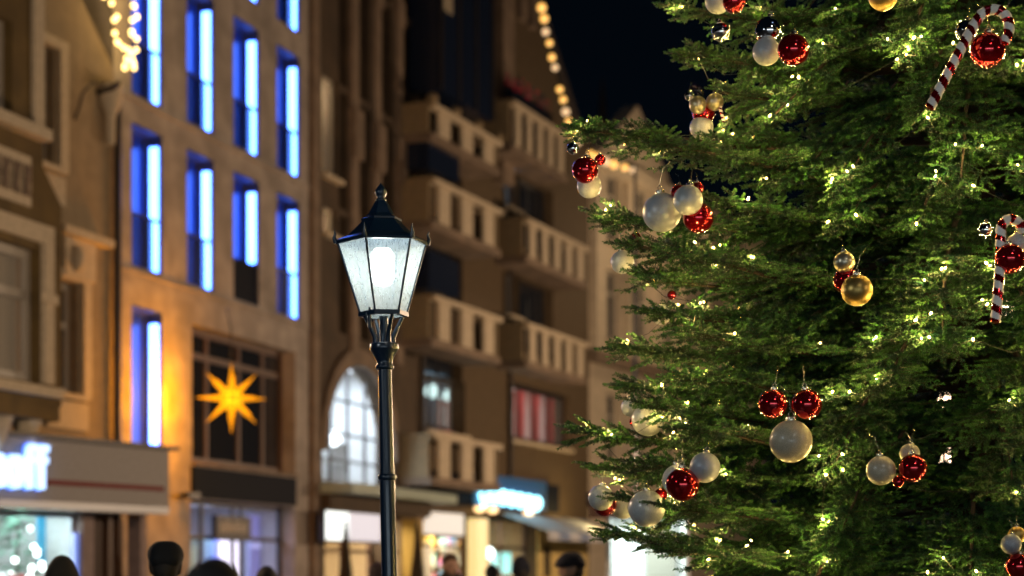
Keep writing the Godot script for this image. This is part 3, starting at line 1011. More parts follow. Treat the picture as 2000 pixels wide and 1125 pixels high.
	for q in [[2.212, 6.672, "left"], [3.31, 6.594, "right"]]:
		k = thing("ceiling_lamp", "%s one of two round white lamps in a first floor window" % q[2], "lamp", on(b, q[0], q[1], -0.55), turn, "round lamps in a first floor window")
		put(k, "globe", gl, glow(0.7, 1.0, 0.97, 8.0))
		st = S()
		tube(st, [Vector3(0, 0.19, 0), Vector3(0, lit[3] + 0.19 - q[1], 0)], [0.02], 5)
		put(k, "stem", st, M.alu)
	k = thing("glowing_poster", "red and white poster with a glow put into its colours in the first floor window below two lamps", "poster", on(b, 2.962, lit[1] + 0.06, -0.48), turn)  # a plain poster; its brightness is put into the sheets as glow
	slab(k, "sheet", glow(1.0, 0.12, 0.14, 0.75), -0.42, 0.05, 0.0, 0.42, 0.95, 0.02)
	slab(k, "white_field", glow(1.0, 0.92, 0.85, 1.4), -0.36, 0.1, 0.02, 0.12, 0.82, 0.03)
	k = thing("flower_box", "planter of red flowers on the topmost right balcony", "planter", on(b, 4.495, 15.329, 0.9), turn)
	slab(k, "trough", M.navy, 0.0, 0.0, -0.12, 3.2, 0.3, 0.12)
	st = S()
	var st3 := S()
	var r2 := RandomNumberGenerator.new()
	r2.seed = 8
	for i in 160:
		var p := Vector3(r2.randf_range(0.0, 3.2), r2.randf_range(0.3, 0.75), r2.randf_range(-0.15, 0.15))
		var e := Vector3(r2.randf_range(-1, 1), r2.randf_range(-1, 1), r2.randf_range(-1, 1)).normalized() * 0.13
		var e2 := e.cross(Vector3.UP).normalized() * 0.1
		tri(st if i % 2 else st3, p, p + e, p + e2)
	put(k, "blossoms", st, mat(lin(0.45, 0.02, 0.06), 0.8))
	put(k, "foliage", st3, mat(lin(0.03, 0.06, 0.08), 0.8))
	for u in [[0.12, "dark downpipe at the seam of the brown stone house and the balcony house"], [6.723, "dark downpipe on the wall between the two stacks of balconies"]]:
		k = thing("downpipe", u[1], "pipe", on(b, u[0], 4.3, 0.1), turn)
		st = S()
		tube(st, [Vector3.ZERO, Vector3(0, 6, 0), Vector3(0, 12.0, 0)], [0.07], 8)
		put(k, "pipe", st, M.pipe)
		for i in 4:
			slab(k, "bracket", M.pipe, -0.1, 1.0 + i * 3.2, -0.1, 0.1, 1.06 + i * 3.2, 0.08)
	# ground floor: navy fascia with a lit, unreadable script
	k = thing("shop_fascia", "long navy blue fascia above the lit shop of the balcony house", "fascia", on(b, -1.162, 0.0, 0.3), turn)
	slab(k, "board", M.navy, 0.0, 3.463, -0.25, 10.491 - -1.162, 4.34, 0.0)
	slab(k, "lit_board", mat(lin(0.01, 0.09, 0.26), 0.6), 3.147 - -1.162, 3.478, 0.0, 9.153 - -1.162, 4.399, 0.05)
	for u in [3.844, 4.84, 7.825]:
		var lt := put(k, "downlight", gl, glow(1.0, 0.62, 0.25, 2.5))
		lt.scale = Vector3(0.8, 0.5, 0.8)
		lt.position = Vector3(u - -1.162, 3.463 - 0.08, -0.05)
	var sg := thing("neon_script", "glowing cyan white script sign on the navy fascia", "sign", on(b, 3.443, 3.794, 0.42), turn)
	var wide: float = 8.42 - 3.443
	for i in 7:
		st = S()
		var pts := []
		for j in 13:
			var w := TAU * j / 12.0
			var big := 1.6 if i == 0 else 1.0
			pts.append(Vector3(wide * (i + 0.5) / 7.0 + 0.3 * sin(w) + 0.05 * j / 12.0, -0.02 * i + 0.17 * big * cos(w), 0.02 * sin(w * 2)))
		if i == 5:
			pts.append(pts[-1] + Vector3(0.05, -0.5, 0))
		tube(st, pts, [0.07], 6)
		put(sg, "neon_stroke", st, glow(0.28, 0.85, 1.0, 4.5))
	area(sg, Vector3(wide / 2, 0, 0.12), Vector2(wide, 0.5), Vector3(0, 180, 0), lin(0.3, 0.9, 1.0), 0.9)
	room(b, shop[0] - 0.4, 0.1, shop2[2] + 0.4, 3.4, -0.5, 2.8, M.warmwall, lin(1.0, 0.84, 0.62), 36.0)
	window(b, shop[0], shop[1], shop[2], shop[3], -0.4, M.brownframe, M.pane, [0.5], [0.7], 0.08, false)
	window(b, shop2[0], shop2[1], shop2[2], shop2[3], -0.4, M.brownframe, M.pane, [0.5], [0.7], 0.08, false)
	k = thing("transom_sign", "long blank white lit panel over the left shop window", "sign", on(b, 0.037, 2.45, 0.15), turn)
	slab(k, "face", glow(1.0, 0.93, 0.82, 0.6), 0.0, 0.15, -0.05, 2.9 - 0.037, 0.75, 0.0)
	slab(k, "lower_rail", M.darkframe, 0.0, 0.08, -0.05, 2.9 - 0.037, 0.14, 0.02)
	k = thing("glowing_column", "yellow white column with a glow put into its colour between the shop windows of the balcony house", "column", on(b, 3.814, 0.0, 0.2), turn)
	slab(k, "shaft", glow(1.0, 0.72, 0.25, 0.9), -0.42, 0.1, -0.15, 0.42, 3.1, 0.15)  # the pillar is no lamp; its brightness is put in as glow
	slab(k, "foot", M.tanstone, -0.5, 0.0, -0.18, 0.5, 0.1, 0.2)
	k = thing("awning", "pulled out grey blue shop awning", "awning", on(b, 5.409, 3.3, 0.3), turn)
	for i in 8:
		st = S()
		var x := i * 0.95
		quad(st, Vector3(x, -0.55, 1.5), Vector3(x + 0.95, -0.55, 1.5), Vector3(x + 0.95, 0.0, 0.0), Vector3(x, 0.0, 0.0))
		quad(st, Vector3(x, -0.8, 1.5), Vector3(x + 0.95, -0.8, 1.5), Vector3(x + 0.95, -0.55, 1.5), Vector3(x, -0.55, 1.5))
		put(k, "stripe", st, mat(lin(0.16, 0.2, 0.3) if i % 2 else lin(0.4, 0.4, 0.42), 0.8))
	var tints := [lin(0.8, 0.3, 0.05), lin(0.75, 0.1, 0.08), lin(0.8, 0.75, 0.6), lin(0.1, 0.35, 0.7), lin(0.1, 0.55, 0.5), lin(0.85, 0.6, 0.1), lin(0.5, 0.2, 0.5)]
	for q in [[5.742, "left pane of the warm shop"], [7.459, "right pane of the warm shop, beside the glowing column"], [11.251, "teal lit pane right of the glowing column"], [13.156, "last pane under the awning"]]:
		k = thing("goods_rack", "rack of colourful goods behind the %s" % q[1], "rack", on(b, q[0], 0.16, -1.9), turn, "goods racks behind the lit shop windows")
		for i in 4:
			slab(k, "shelf", M.whiteframe, -0.8, 0.5 + i * 0.52, -0.25, 0.8, 0.54 + i * 0.52, 0.15)
			for j in 5:
				slab(k, "goods", mat(tints[(i * 3 + j * 2 + int(absf(q[0]) * 3)) % 7], 0.6), -0.75 + j * 0.31, 0.54 + i * 0.52, -0.1, -0.52 + j * 0.31, 0.72 + i * 0.52 + 0.07 * ((i + j) % 4), 0.1)
		for side in [-0.84, 0.8]:
			slab(k, "upright", M.whiteframe, side, 0.0, -0.25, side + 0.04, 2.3, 0.15)
	k = thing("cyan_light_panel", "bright cyan display panel behind the shop window under the awning", "panel", on(b, 7.768, 1.5, -0.7), turn)
	slab(k, "face", glow(0.25, 0.95, 0.9, 1.5), -0.7, 0.0, 0.0, 0.9, 0.65, 0.04)
	slab(k, "stand", M.alu, -0.05, -1.34, 0.0, 0.05, 0.0, 0.04)
	k = thing("spot_lamp", "small round white spot lamp in the shop under the awning", "lamp", on(b, 4.899, 2.119, 0.1), turn)
	put(k, "globe", gl, glow(0.9, 1.0, 0.98, 5.0)).scale = Vector3.ONE * 0.8
	slab(k, "arm", M.alu, -0.03, 0.15, -0.1, 0.03, 0.2, 0.02)
	k = thing("yellow_wall_panel", "lit yellow wall panel with a dark slot right of the shop windows", "panel", on(b, 9.134, 0.0, 0.1), turn)
	slab(k, "panel", mat(lin(0.75, 0.55, 0.2), 0.8, 0, "grain", 0.5), 0.0, 0.0, -0.06, 13.932 - 9.134, 3.0, 0.0)
	slab(k, "slot", M.darkframe, 0.5, 1.4, 0.0, 1.0, 2.4, 0.03)
	omni(k, Vector3(2.0, 3.2, 1.3), lin(1.0, 0.7, 0.25), 2.2, 0.2)
	var wl := put(k, "wall_light", gl, glow(1.0, 0.75, 0.35, 3.0))
	wl.scale = Vector3.ONE * 0.5
	wl.position = Vector3(2.0, 3.2, 0.1)


# ---------------------------------------------------------------- what stands farther down the street
func far_houses() -> void:
	var b := thing("cream_house", "cream house with tall pilasters beyond the balconies, half behind the fir", "house", Vector3(2.667, 0.0, -64), deg_to_rad(64.722))
	var end := 20.0
	var holes := []
	for i in 6:
		for r in 3:
			holes.append([1.6 + i * 3.0, 5.4 + r * 3.5 + (0.9 if r else 0.0), 2.9 + i * 3.0, 7.9 + r * 3.5 + (0.9 if r else 0.0)])
	var st := S()
	walls(st, 0.0, 0.0, end, 16.2, 0.0, -0.4, holes)
	put(b, "facade", st, M.cream)
	slab(b, "inner_wall", M.inside, 0.0, 0.0, -8.0, end, 16.0, -2.0)
	for q in holes:
		window(b, q[0], q[1], q[2], q[3], -0.3, M.whiteframe, M.darkpane, [0.5], [0.7], 0.09, true)
	for i in 7:
		slab(b, "pilaster", M.cream, 0.15 + i * 3.0, 9.3, 0.0, 0.85 + i * 3.0, 15.7, 0.22)
	slab(b, "belt_course", M.tanstone, -0.05, 8.85, 0.0, end, 9.25, 0.35)
	slab(b, "cornice", M.cream, -0.1, 15.7, 0.0, end, 16.2, 0.5)
	st = S()
	prism(st, PackedVector2Array([Vector2(0.3, 16.2), Vector2(7.5, 16.2), Vector2(3.9, 18.6)]), -0.3, 0.3)
	put(b, "pediment", st, M.cream)
	slab(b, "roof", M.roof, -0.1, 16.2, -8.0, end, 16.6, -0.35)
	omni(b, Vector3(3.5, 13.0, 3.0), lin(1.0, 0.70, 0.4), 15.0, 0.3)
	var wl := S()
	lathe(wl, [Vector2(0.0, 12.6), Vector2(0.25, 12.7), Vector2(0.3, 13.0), Vector2(0.1, 13.2), Vector2(0.0, 13.2)], 10, 0.0, true, Vector3(3.5, 0, 2.6))
	tube(wl, [Vector3(3.5, 13.1, 2.6), Vector3(3.5, 13.3, 1.2), Vector3(3.5, 13.0, 0.0)], [0.05], 6)
	put(b, "facade_lamp", wl, M.darkframe)
	var t := thing("church_tower", "slender pale church spire far off against the night sky", "tower", Vector3(5.9, 0, -120))
	slab(t, "shaft", M.cream, -1.4, 0.0, -1.4, 1.4, 24.0, 1.4)
	st = S()
	lathe(st, [Vector2(1.9, 24.0), Vector2(1.2, 26.0), Vector2(0.5, 29.0), Vector2(0.06, 33.5)], 8, 0.3, false)
	put(t, "spire", st, M.tanstone)
	slab(t, "belfry_opening", M.inside, -0.5, 19.5, 1.4, 0.5, 22.5, 1.43)


# ---------------------------------------------------------------- unseen street lamps, lamps added to light the fir, lit shops behind the camera
func unseen_lamps() -> void:
	var gl := SphereMesh.new()
	gl.radius = 0.22
	gl.height = 0.44
	gl.radial_segments = 24
	gl.rings = 12
	var post := S()
	lathe(post, [Vector2(0.0, 0.0), Vector2(0.2, 0.0), Vector2(0.2, 0.1), Vector2(0.11, 0.25), Vector2(0.075, 0.7), Vector2(0.06, 4.4), Vector2(0.1, 4.45), Vector2(0.1, 4.52), Vector2(0.0, 4.52)], 14)
	var pm := post.commit()
	var amber := lin(1.0, 0.69, 0.44)
	var list := [
		[Vector3(5.6, 0, -21.0), amber, 31.0, "globe street lamp hidden behind the fir, nearest of the row"],
		[Vector3(8.2, 0, -35.0), amber, 48.0, "globe street lamp hidden behind the fir, second of the row"],
		[Vector3(12.0, 0, -51.0), amber, 112.0, "globe street lamp hidden behind the fir, farthest of the row"],
		[Vector3(-6.8, 0, -17.5), amber, 27.0, "globe street lamp outside the picture on the left, beside the gabled house"],
		[Vector3(-6.2, 0, -3.2), lin(0.85, 0.95, 1.0), 7.0, "added globe lamp outside the picture that lights the fir from the left"],  # this lamp and the next are added for side light on the fir
		[Vector3(8.2, 0, -4.6), lin(1.0, 0.84, 0.62), 4.0, "added globe lamp outside the picture that lights the fir from the right"],
	]
	for q in list:
		var o := thing("unseen_globe_lamp", q[3], "street lamp", q[0], 0.0, "globe lamps around the square")
		put(o, "post", pm, M.iron)
		var g := put(o, "globe", gl, glow(q[1].srgb_to_linear().r, q[1].srgb_to_linear().g, q[1].srgb_to_linear().b, 9.0))
		g.position.y = 4.73
		omni(o, Vector3(0, 4.73, 0), q[1], q[2], 0.2)
	# a floodlight mast, added behind the viewer to light the fir from above
	var mast := thing("added_flood_mast", "added mast with a floodlight behind the viewer, put there to light the fir", "floodlight", Vector3(3.6, 0, 2.6), 0.0)
	var ms := S()
	lathe(ms, [Vector2(0.0, 0.0), Vector2(0.25, 0.0), Vector2(0.22, 0.15), Vector2(0.1, 0.25), Vector2(0.06, 8.9), Vector2(0.0, 8.9)], 12)
	put(mast, "mast", ms, M.iron)
	var hd := part(mast, "lamp_head")
	hd.position = Vector3(0, 9.0, -0.2)
	hd.rotation_degrees = Vector3(-32, 4, 0)
	slab(hd, "housing", M.iron, -0.4, -0.25, -0.1, 0.4, 0.25, 0.12)
	slab(hd, "lamp_glass", glow(1.0, 0.9, 0.72, 12.0), -0.36, -0.21, -0.12, 0.36, 0.21, -0.101)
	area(hd, Vector3(0, 0, -0.14), Vector2(0.7, 0.4), Vector3.ZERO, lin(1.0, 0.92, 0.80), 7.0)
	var b := thing("arcade_house", "house with lit shop windows behind the viewer, seen only in the baubles", "house", Vector3(0, 0, 16))
	var holes := []
	for i in 5:
		holes.append([-11.0 + i * 4.6, 0.6, -7.6 + i * 4.6, 3.2])
	var st := S()
	walls(st, -13.0, 0.0, 13.0, 9.0, 0.0, -0.4, holes)
	var f := put(b, "facade", st, M.tanstone)
	f.rotation.y = PI
	for q in holes:
		var w := part(b, "shop_window")
		w.rotation.y = PI
		slab(w, "lit_pane", glow(0.72, 0.88, 1.0, 2.4), q[0], q[1], -0.3, q[2], q[3], -0.25)
		area(w, Vector3((q[0] + q[2]) / 2, 1.9, -0.2), Vector2(3.3, 2.5), Vector3(0, 180, 0), lin(0.72, 0.88, 1.0), 3.5)


# ---------------------------------------------------------------- parasols, garland, booth
func street_furniture() -> void:
	for q in [[Vector3(-3.25, 2.58, -36), "folded dark parasol left of the lantern post, before the white light box"], [Vector3(-1.953, 2.632, -38), "folded dark parasol right of the lantern post, before the yellow column"]]:
		var top: Vector3 = q[0]
		var o := thing("folded_parasol", q[1], "parasol", Vector3(top.x, 0, top.z), 0.0, "folded parasols before the shops")
		var st := S()
		var prof := []
		for i in 9:
			var t := i / 8.0
			prof.append(Vector2(lerpf(0.25, 0.035, pow(t, 0.8)) * (1.0 if i > 0 else 0.85), lerpf(0.75, top.y - 0.12, t)))
		for j in 8:
			for k in 20:
				var p := []
				for c in [[k, j], [k + 1, j], [k + 1, j + 1], [k, j + 1]]:
					var w: float = TAU * c[0] / 20.0
					var r: float = prof[c[1]].x * (1.0 if int(c[0]) % 2 else 0.78)
					p.append(Vector3(r * sin(w), prof[c[1]].y, r * cos(w)))
				quad(st, p[0], p[1], p[2], p[3])
		put(o, "canopy", st, mat(lin(0.045, 0.032, 0.018), 0.9, 0, "fine", 3.0))
		st = S()
		tube(st, [Vector3(0, 0.08, 0), Vector3(0, top.y, 0)], [0.03], 8)
		put(o, "pole", st, M.darkframe)
		st = S()
		lathe(st, [Vector2(0.0, 0.0), Vector2(0.34, 0.0), Vector2(0.32, 0.07), Vector2(0.05, 0.09), Vector2(0.0, 0.09)], 16)
		put(o, "base", st, M.darkframe)
	# the festoon that falls from the gable towards the booth behind the fir
	var g := thing("light_garland", "string of round amber bulbs running down the dark sky beside the gable", "string lights", Vector3(0, 0, 0))
	var pts := [Vector3(0.422, 16.08, -42.2), Vector3(0.552, 15.233, -42.3), Vector3(0.695, 14.523, -42.4), Vector3(0.85, 13.845, -42.5), Vector3(1.003, 13.231, -42.5), Vector3(1.145, 12.641, -42.5), Vector3(1.272, 12.073, -42.4), Vector3(1.433, 11.626, -42.3), Vector3(1.75, 11.228, -42), Vector3(2.19, 10.884, -41.5), Vector3(2.733, 10.613, -41)]
	var st := S()
	tube(st, pts, [0.02], 5)
	put(g, "cable", st, M.cable)
	var curve := Curve3D.new()
	for p in pts:
		curve.add_point(p)
	var bulb := SphereMesh.new()
	bulb.radius = 0.095
	bulb.height = 0.19
	bulb.radial_segments = 14
	bulb.rings = 8
	var at := 0.1
	var n := 0
	while at < curve.get_baked_length():
		var o := put(g, "bulb", bulb, M.festoon if n % 3 else M.festoon_b)
		o.position = curve.sample_baked(at) + Vector3(rng.randf_range(-0.02, 0.02), -0.1, 0)
		o.scale = Vector3.ONE * rng.randf_range(0.8, 1.1)
		at += [0.26, 0.34, 0.24, 0.52, 0.25, 0.30][n % 6]
		n += 1
	var m := thing("garland_mast", "slim dark mast behind the fir that holds the garland's lower end", "mast", Vector3(pts[-1].x, 0, pts[-1].z))
	st = S()
	lathe(st, [Vector2(0.0, 0.0), Vector2(0.2, 0.0), Vector2(0.12, 0.12), Vector2(0.05, 0.2), Vector2(0.035, pts[-1].y), Vector2(0.0, pts[-1].y + 0.05)], 10)
	put(m, "pole", st, M.iron)
	st = S()
	tube(st, [Vector3(-0.12, pts[-1].y - 0.02, 0), Vector3(0.05, pts[-1].y - 0.02, 0)], [0.02], 6)
	put(m, "hook", st, M.iron)
	# market booth with a bright counter
	var b := thing("market_booth", "wooden market booth with a bright white counter behind the lower fir branches", "booth", Vector3(1.22, 0, -24.0), -0.06)
	slab(b, "counter_front", M.doorwood, 0.0, 0.0, 0.0, 1.1, 0.95, 0.08)
	slab(b, "counter_top", M.brownframe, -0.05, 0.95, -0.3, 1.15, 1.0, 0.3)
	slab(b, "back_wall", M.whitewall, 0.0, 0.0, -2.1, 1.1, 2.5, -2.0)
	slab(b, "side_wall", M.whitewall, 0.0, 0.0, -2.0, 0.06, 2.5, 0.0)
	slab(b, "side_wall", M.whitewall, 1.04, 0.0, -2.0, 1.1, 2.5, 0.0)
	slab(b, "roof", M.roof, -0.25, 2.5, -2.3, 1.35, 2.62, 0.5)
	slab(b, "valance", M.brownframe, -0.2, 2.3, 0.45, 1.3, 2.5, 0.5)
	slab(b, "light_panel", glow(0.85, 1.0, 0.96, 3.0), 0.2, 2.40, -1.6, 0.9, 2.48, -0.3)
	area(b, Vector3(0.55, 2.38, -0.95), Vector2(0.7, 1.2), Vector3(-90, 0, 0), lin(0.82, 1.0, 0.95), 5.0)
	for i in 2:
		slab(b, "menu_board", glow(0.85, 1.0, 0.97, 1.6) if i % 2 == 0 else M.curtain_white, 0.1 + i * 0.46, 1.25, -1.99, 0.5 + i * 0.46, 2.2, -1.95)


# ---------------------------------------------------------------- the lantern in focus
func street_lantern() -> void:
	var o := thing("street_lantern", "lit cast iron street lantern with six frosted panes on a slim dark blue post", "street lamp", Vector3(-0.584, 0, -9.3))
	o.rotation.z = deg_to_rad(1.25)
	var st := S()
	lathe(st, [Vector2(0.0, 0.0), Vector2(0.17, 0.0), Vector2(0.17, 0.12), Vector2(0.14, 0.16), Vector2(0.12, 0.55), Vector2(0.10, 0.6), Vector2(0.075, 0.66), Vector2(0.0, 0.66)], 16)
	put(o, "foot", st, M.iron)
	st = S()
	var ribs := []
	for i in 41:
		var y := lerpf(0.6, 2.68, i / 40.0)
		ribs.append(Vector2(0.0385 if y < 2.11 else 0.036 - 0.0015 * (y - 2.11) / 0.57, y))
	lathe(st, ribs, 24)
	put(o, "post", st, M.iron)
	st = S()
	lathe(st, [Vector2(0.036, 2.095), Vector2(0.041, 2.098), Vector2(0.046, 2.104), Vector2(0.048, 2.113), Vector2(0.046, 2.122), Vector2(0.041, 2.128), Vector2(0.035, 2.131)], 24)
	put(o, "ring", st, M.iron)
	st = S()
	lathe(st, [Vector2(0.0345, 2.655), Vector2(0.046, 2.66), Vector2(0.048, 2.672), Vector2(0.040, 2.682), Vector2(0.041, 2.70), Vector2(0.053, 2.725), Vector2(0.066, 2.75), Vector2(0.071, 2.756), Vector2(0.073, 2.762), Vector2(0.073, 2.782), Vector2(0.068, 2.788), Vector2(0.03, 2.79), Vector2(0.0, 2.79)], 24)
	put(o, "capital", st, M.iron)
	var ph := deg_to_rad(-17.0)
	# arms that carry the lantern
	for k in 4:
		var w := deg_to_rad(-62.0) + k * PI / 2
		var d := Vector3(sin(w), 0, cos(w))
		st = S()
		tube(st, [d * 0.045 + Vector3(0, 2.785, 0), d * 0.05 + Vector3(0, 2.82, 0), d * 0.075 + Vector3(0, 2.87, 0), d * 0.105 + Vector3(0, 2.925, 0)], [0.018, 0.014, 0.011, 0.009], 8)
		put(o, "arm", st, M.iron)
	st = S()
	tube(st, [Vector3(0.0, 2.785, 0), Vector3(0, 2.93, 0)], [0.022], 12)
	put(o, "conduit", st, M.iron)
	# small scroll on the near arm
	st = S()
	var sc := []
	for i in 15:
		var w := i * 0.42
		sc.append(Vector3(-0.066 + 0.016 * sin(w), 2.885 + 0.016 * cos(w) + 0.003 * i, 0.075))
	tube(st, sc, [0.006], 6)
	tube(st, [Vector3(-0.066, 2.86, 0.075), Vector3(-0.062, 2.96, 0.09)], [0.011, 0.007], 8)
	put(o, "scroll", st, M.iron)
	# cage
	var r0 := 0.121
	var r1 := 0.222
	var y0 := 2.945
	var y1 := 3.285
	st = S()
	lathe(st, [Vector2(r0 - 0.02, y0 - 0.022), Vector2(r0 + 0.008, y0 - 0.022), Vector2(r0 + 0.008, y0), Vector2(r0 - 0.02, y0)], 6, ph, false)
	put(o, "lower_rim", st, M.iron)
	st = S()
	lathe(st, [Vector2(0.0, y0 - 0.021), Vector2(r0 - 0.02, y0 - 0.02)], 6, ph, false)
	put(o, "floor_pane", st, M.frosted)
	for k in 6:
		var w := ph + TAU * k / 6
		var v := ph + TAU * (k + 1) / 6
		st = S()
		tube(st, [Vector3(sin(w) * r0, y0, cos(w) * r0), Vector3(sin(w) * r1, y1, cos(w) * r1)], [0.0062], 6)
		put(o, "glazing_bar", st, M.iron)
		st = S()
		var q0 := r0 - 0.003
		var q1 := r1 - 0.003
		quad(st, Vector3(sin(w) * q0, y0, cos(w) * q0), Vector3(sin(v) * q0, y0, cos(v) * q0), Vector3(sin(v) * q1, y1, cos(v) * q1), Vector3(sin(w) * q1, y1, cos(w) * q1))
		put(o, "pane", st, M.frosted)
		# upright leaf on each corner of the eaves
		st = S()
		var c := Vector3(sin(w), 0, cos(w))
		tube(st, [c * 0.232 + Vector3(0, 3.29, 0), c * 0.242 + Vector3(0, 3.315, 0), c * 0.236 + Vector3(0, 3.335, 0), c * 0.241 + Vector3(0, 3.358, 0)], [0.015, 0.011, 0.007, 0.002], 6)
		put(o, "corner_leaf", st, M.iron)
	st = S()
	lathe(st, [Vector2(r1 - 0.02, y1), Vector2(r1 + 0.012, y1), Vector2(r1 + 0.018, y1 + 0.012), Vector2(r1 + 0.012, y1 + 0.02), Vector2(0.175, y1 + 0.045), Vector2(0.112, y1 + 0.105), Vector2(0.093, y1 + 0.128)], 6, ph, false)
	put(o, "roof", st, M.iron)
	st = S()
	lathe(st, [Vector2(0.06, y1 + 0.118), Vector2(0.105, y1 + 0.12), Vector2(0.105, y1 + 0.13), Vector2(0.09, y1 + 0.137), Vector2(0.066, y1 + 0.155), Vector2(0.05, y1 + 0.185), Vector2(0.036, y1 + 0.21), Vector2(0.026, y1 + 0.225)], 6, ph, false)
	put(o, "chimney", st, M.iron)
	st = S()
	lathe(st, [Vector2(0.024, y1 + 0.22), Vector2(0.028, y1 + 0.228), Vector2(0.018, y1 + 0.236), Vector2(0.025, y1 + 0.248), Vector2(0.031, y1 + 0.262), Vector2(0.029, y1 + 0.276), Vector2(0.018, y1 + 0.292), Vector2(0.007, y1 + 0.305), Vector2(0.0, y1 + 0.316)], 16)
	put(o, "finial", st, M.iron)
	# the lamp itself
	st = S()
	lathe(st, [Vector2(0.0, 3.075), Vector2(0.04, 3.085), Vector2(0.06, 3.12), Vector2(0.06, 3.23), Vector2(0.04, 3.265), Vector2(0.0, 3.27)], 16)
	put(o, "bulb", st, glow(0.86, 1.0, 0.97, 8.0))
	omni(o, Vector3(0, 3.215, 0), lin(0.85, 1.0, 0.97), 0.17, 0.05)


# ---------------------------------------------------------------- the fir
func spine(pv: PackedVector3Array, pn: PackedVector3Array, pc: PackedColorArray, a: Vector3, b: Vector3, up: Vector3, r: RandomNumberGenerator, size: float, young: float) -> void:
	# a shoot from a to b: a thin stem clothed in needles
	var t := (b - a).normalized()
	var side := t.cross(up).normalized()
	var high := side.cross(t)
	var brown := Color(0.05, 0.035, 0.015)
	var w := 0.0022
	for s in [side, high]:
		for p in [a - s * w, b, a + s * w]:
			pv.append(p)
			pn.append(s.cross(t))
			pc.append(brown)
	var n := int(a.distance_to(b) / 0.00115)
	for i in n:
		var f := (i + r.randf()) / n
		var ang := r.randfn(0.0, 1.3)
		var rad := (high * cos(ang) + side * sin(ang)).normalized()
		var lean := r.randf_range(0.2, 0.5) + 1.0 * f * f * f
		var d := (rad + t * lean).normalized()
		var ln := size * r.randf_range(0.85, 1.1) * (1.0 - 0.25 * f * f)
		var p := a.lerp(b, f)
		var wd := d.cross(rad + Vector3(r.randf_range(-0.5, 0.5), r.randf_range(-0.5, 0.5), r.randf_range(-0.5, 0.5))).normalized() * 0.0022
		var m := p + d * ln * 0.55
		var e := p + d * ln
		var nn := wd.cross(d).normalized()
		var k := r.randf_range(0.7, 1.3)
		var y := young * clampf(f * 1.25 - 0.1, 0.0, 1.0)
		var c := Color(lerpf(0.008, 0.066, y) * k, lerpf(0.042, 0.190, y) * k, lerpf(0.018, 0.030, y) * k)
		for v in [p, m - wd, m + wd, e, m + wd, m - wd]:
			pv.append(v)
			pn.append(nn)
			pc.append(c)


const LENGTHS := [0.17, 0.24, 0.33, 0.44, 0.56]


func frond_mesh(kind: int) -> ArrayMesh:
	# a flat fan: a stem with stiff fingers to both sides
	var r := RandomNumberGenerator.new()
	r.seed = 100 + kind
	var pv := PackedVector3Array()
	var pn := PackedVector3Array()
	var pc := PackedColorArray()
	var ln: float = LENGTHS[kind / 3]
	var prev := Vector3.ZERO
	var steps := 3 + kind / 3
	var young := r.randf_range(0.6, 1.0)
	var bend := r.randf_range(-0.10, 0.02)
	var sway := r.randf_range(-0.12, 0.12)
	var at := func(x: float) -> Vector3: return Vector3(x, bend * x * x / ln, sway * x * x / ln)
	for i in steps:
		var p: Vector3 = at.call(ln * (i + 1) / steps)
		spine(pv, pn, pc, prev, p, Vector3.UP, r, 0.019, young if i == steps - 1 else 0.0)
		prev = p
	var x := 0.03
	while x < ln - 0.035:
		for s in [1.0, -1.0]:
			if r.randf() < 0.08:
				continue
			var t := x / ln
			var reach := minf(lerpf(0.15, 0.07, t), 0.04 + (ln - x) * 0.85) * r.randf_range(0.75, 1.15)
			var a: Vector3 = at.call(x + r.randf_range(-0.008, 0.008))
			var ang := deg_to_rad(r.randf_range(42.0, 58.0))
			var b := a + Vector3(cos(ang), r.randf_range(-0.12, 0.14), sin(ang) * s) * reach
			spine(pv, pn, pc, a, b, Vector3.UP, r, 0.0185, young)
		x += r.randf_range(0.056, 0.070)
	var arr := []
	arr.resize(Mesh.ARRAY_MAX)
	arr[Mesh.ARRAY_VERTEX] = pv
	arr[Mesh.ARRAY_NORMAL] = pn
	arr[Mesh.ARRAY_COLOR] = pc
	var m2 := ArrayMesh.new()
	m2.add_surface_from_arrays(Mesh.PRIMITIVE_TRIANGLES, arr)
	return m2


func frond(p: Vector3, d: Vector3, up: Vector3, ln: float) -> void:
	var x := d.normalized()
	var z := x.cross(up).normalized()
	var y := z.cross(x)
	for q in clear:
		var rr: float = q[1]
		for k in (4 if q[0].z > -9.3 else 1):
			var c: Vector3 = q[0] + q[2] * (0.01 + 0.10 * k)
			var t := clampf((c - p).dot(x), 0.0, ln)
			var gap := rr + (0.055 if k > 0 else 0.03)
			if (p + x * t).distance_squared_to(c) < gap * gap:
				ln = minf(ln, t - gap * 0.8)
				if ln < 0.09:
					return
	var kind := 0
	while kind < 4 and ln > (LENGTHS[kind] + LENGTHS[kind + 1]) / 2:
		kind += 1
	var size: float = clampf(ln / LENGTHS[kind], 0.6, 1.25)
	var tone := rng.randf_range(0.7, 1.25)
	fronds[kind * 3 + rng.randi() % 3].append([Transform3D(Basis(x * size, y * size, z * size), p), Color(tone * rng.randf_range(0.85, 1.15), tone, tone * rng.randf_range(0.8, 1.2))])


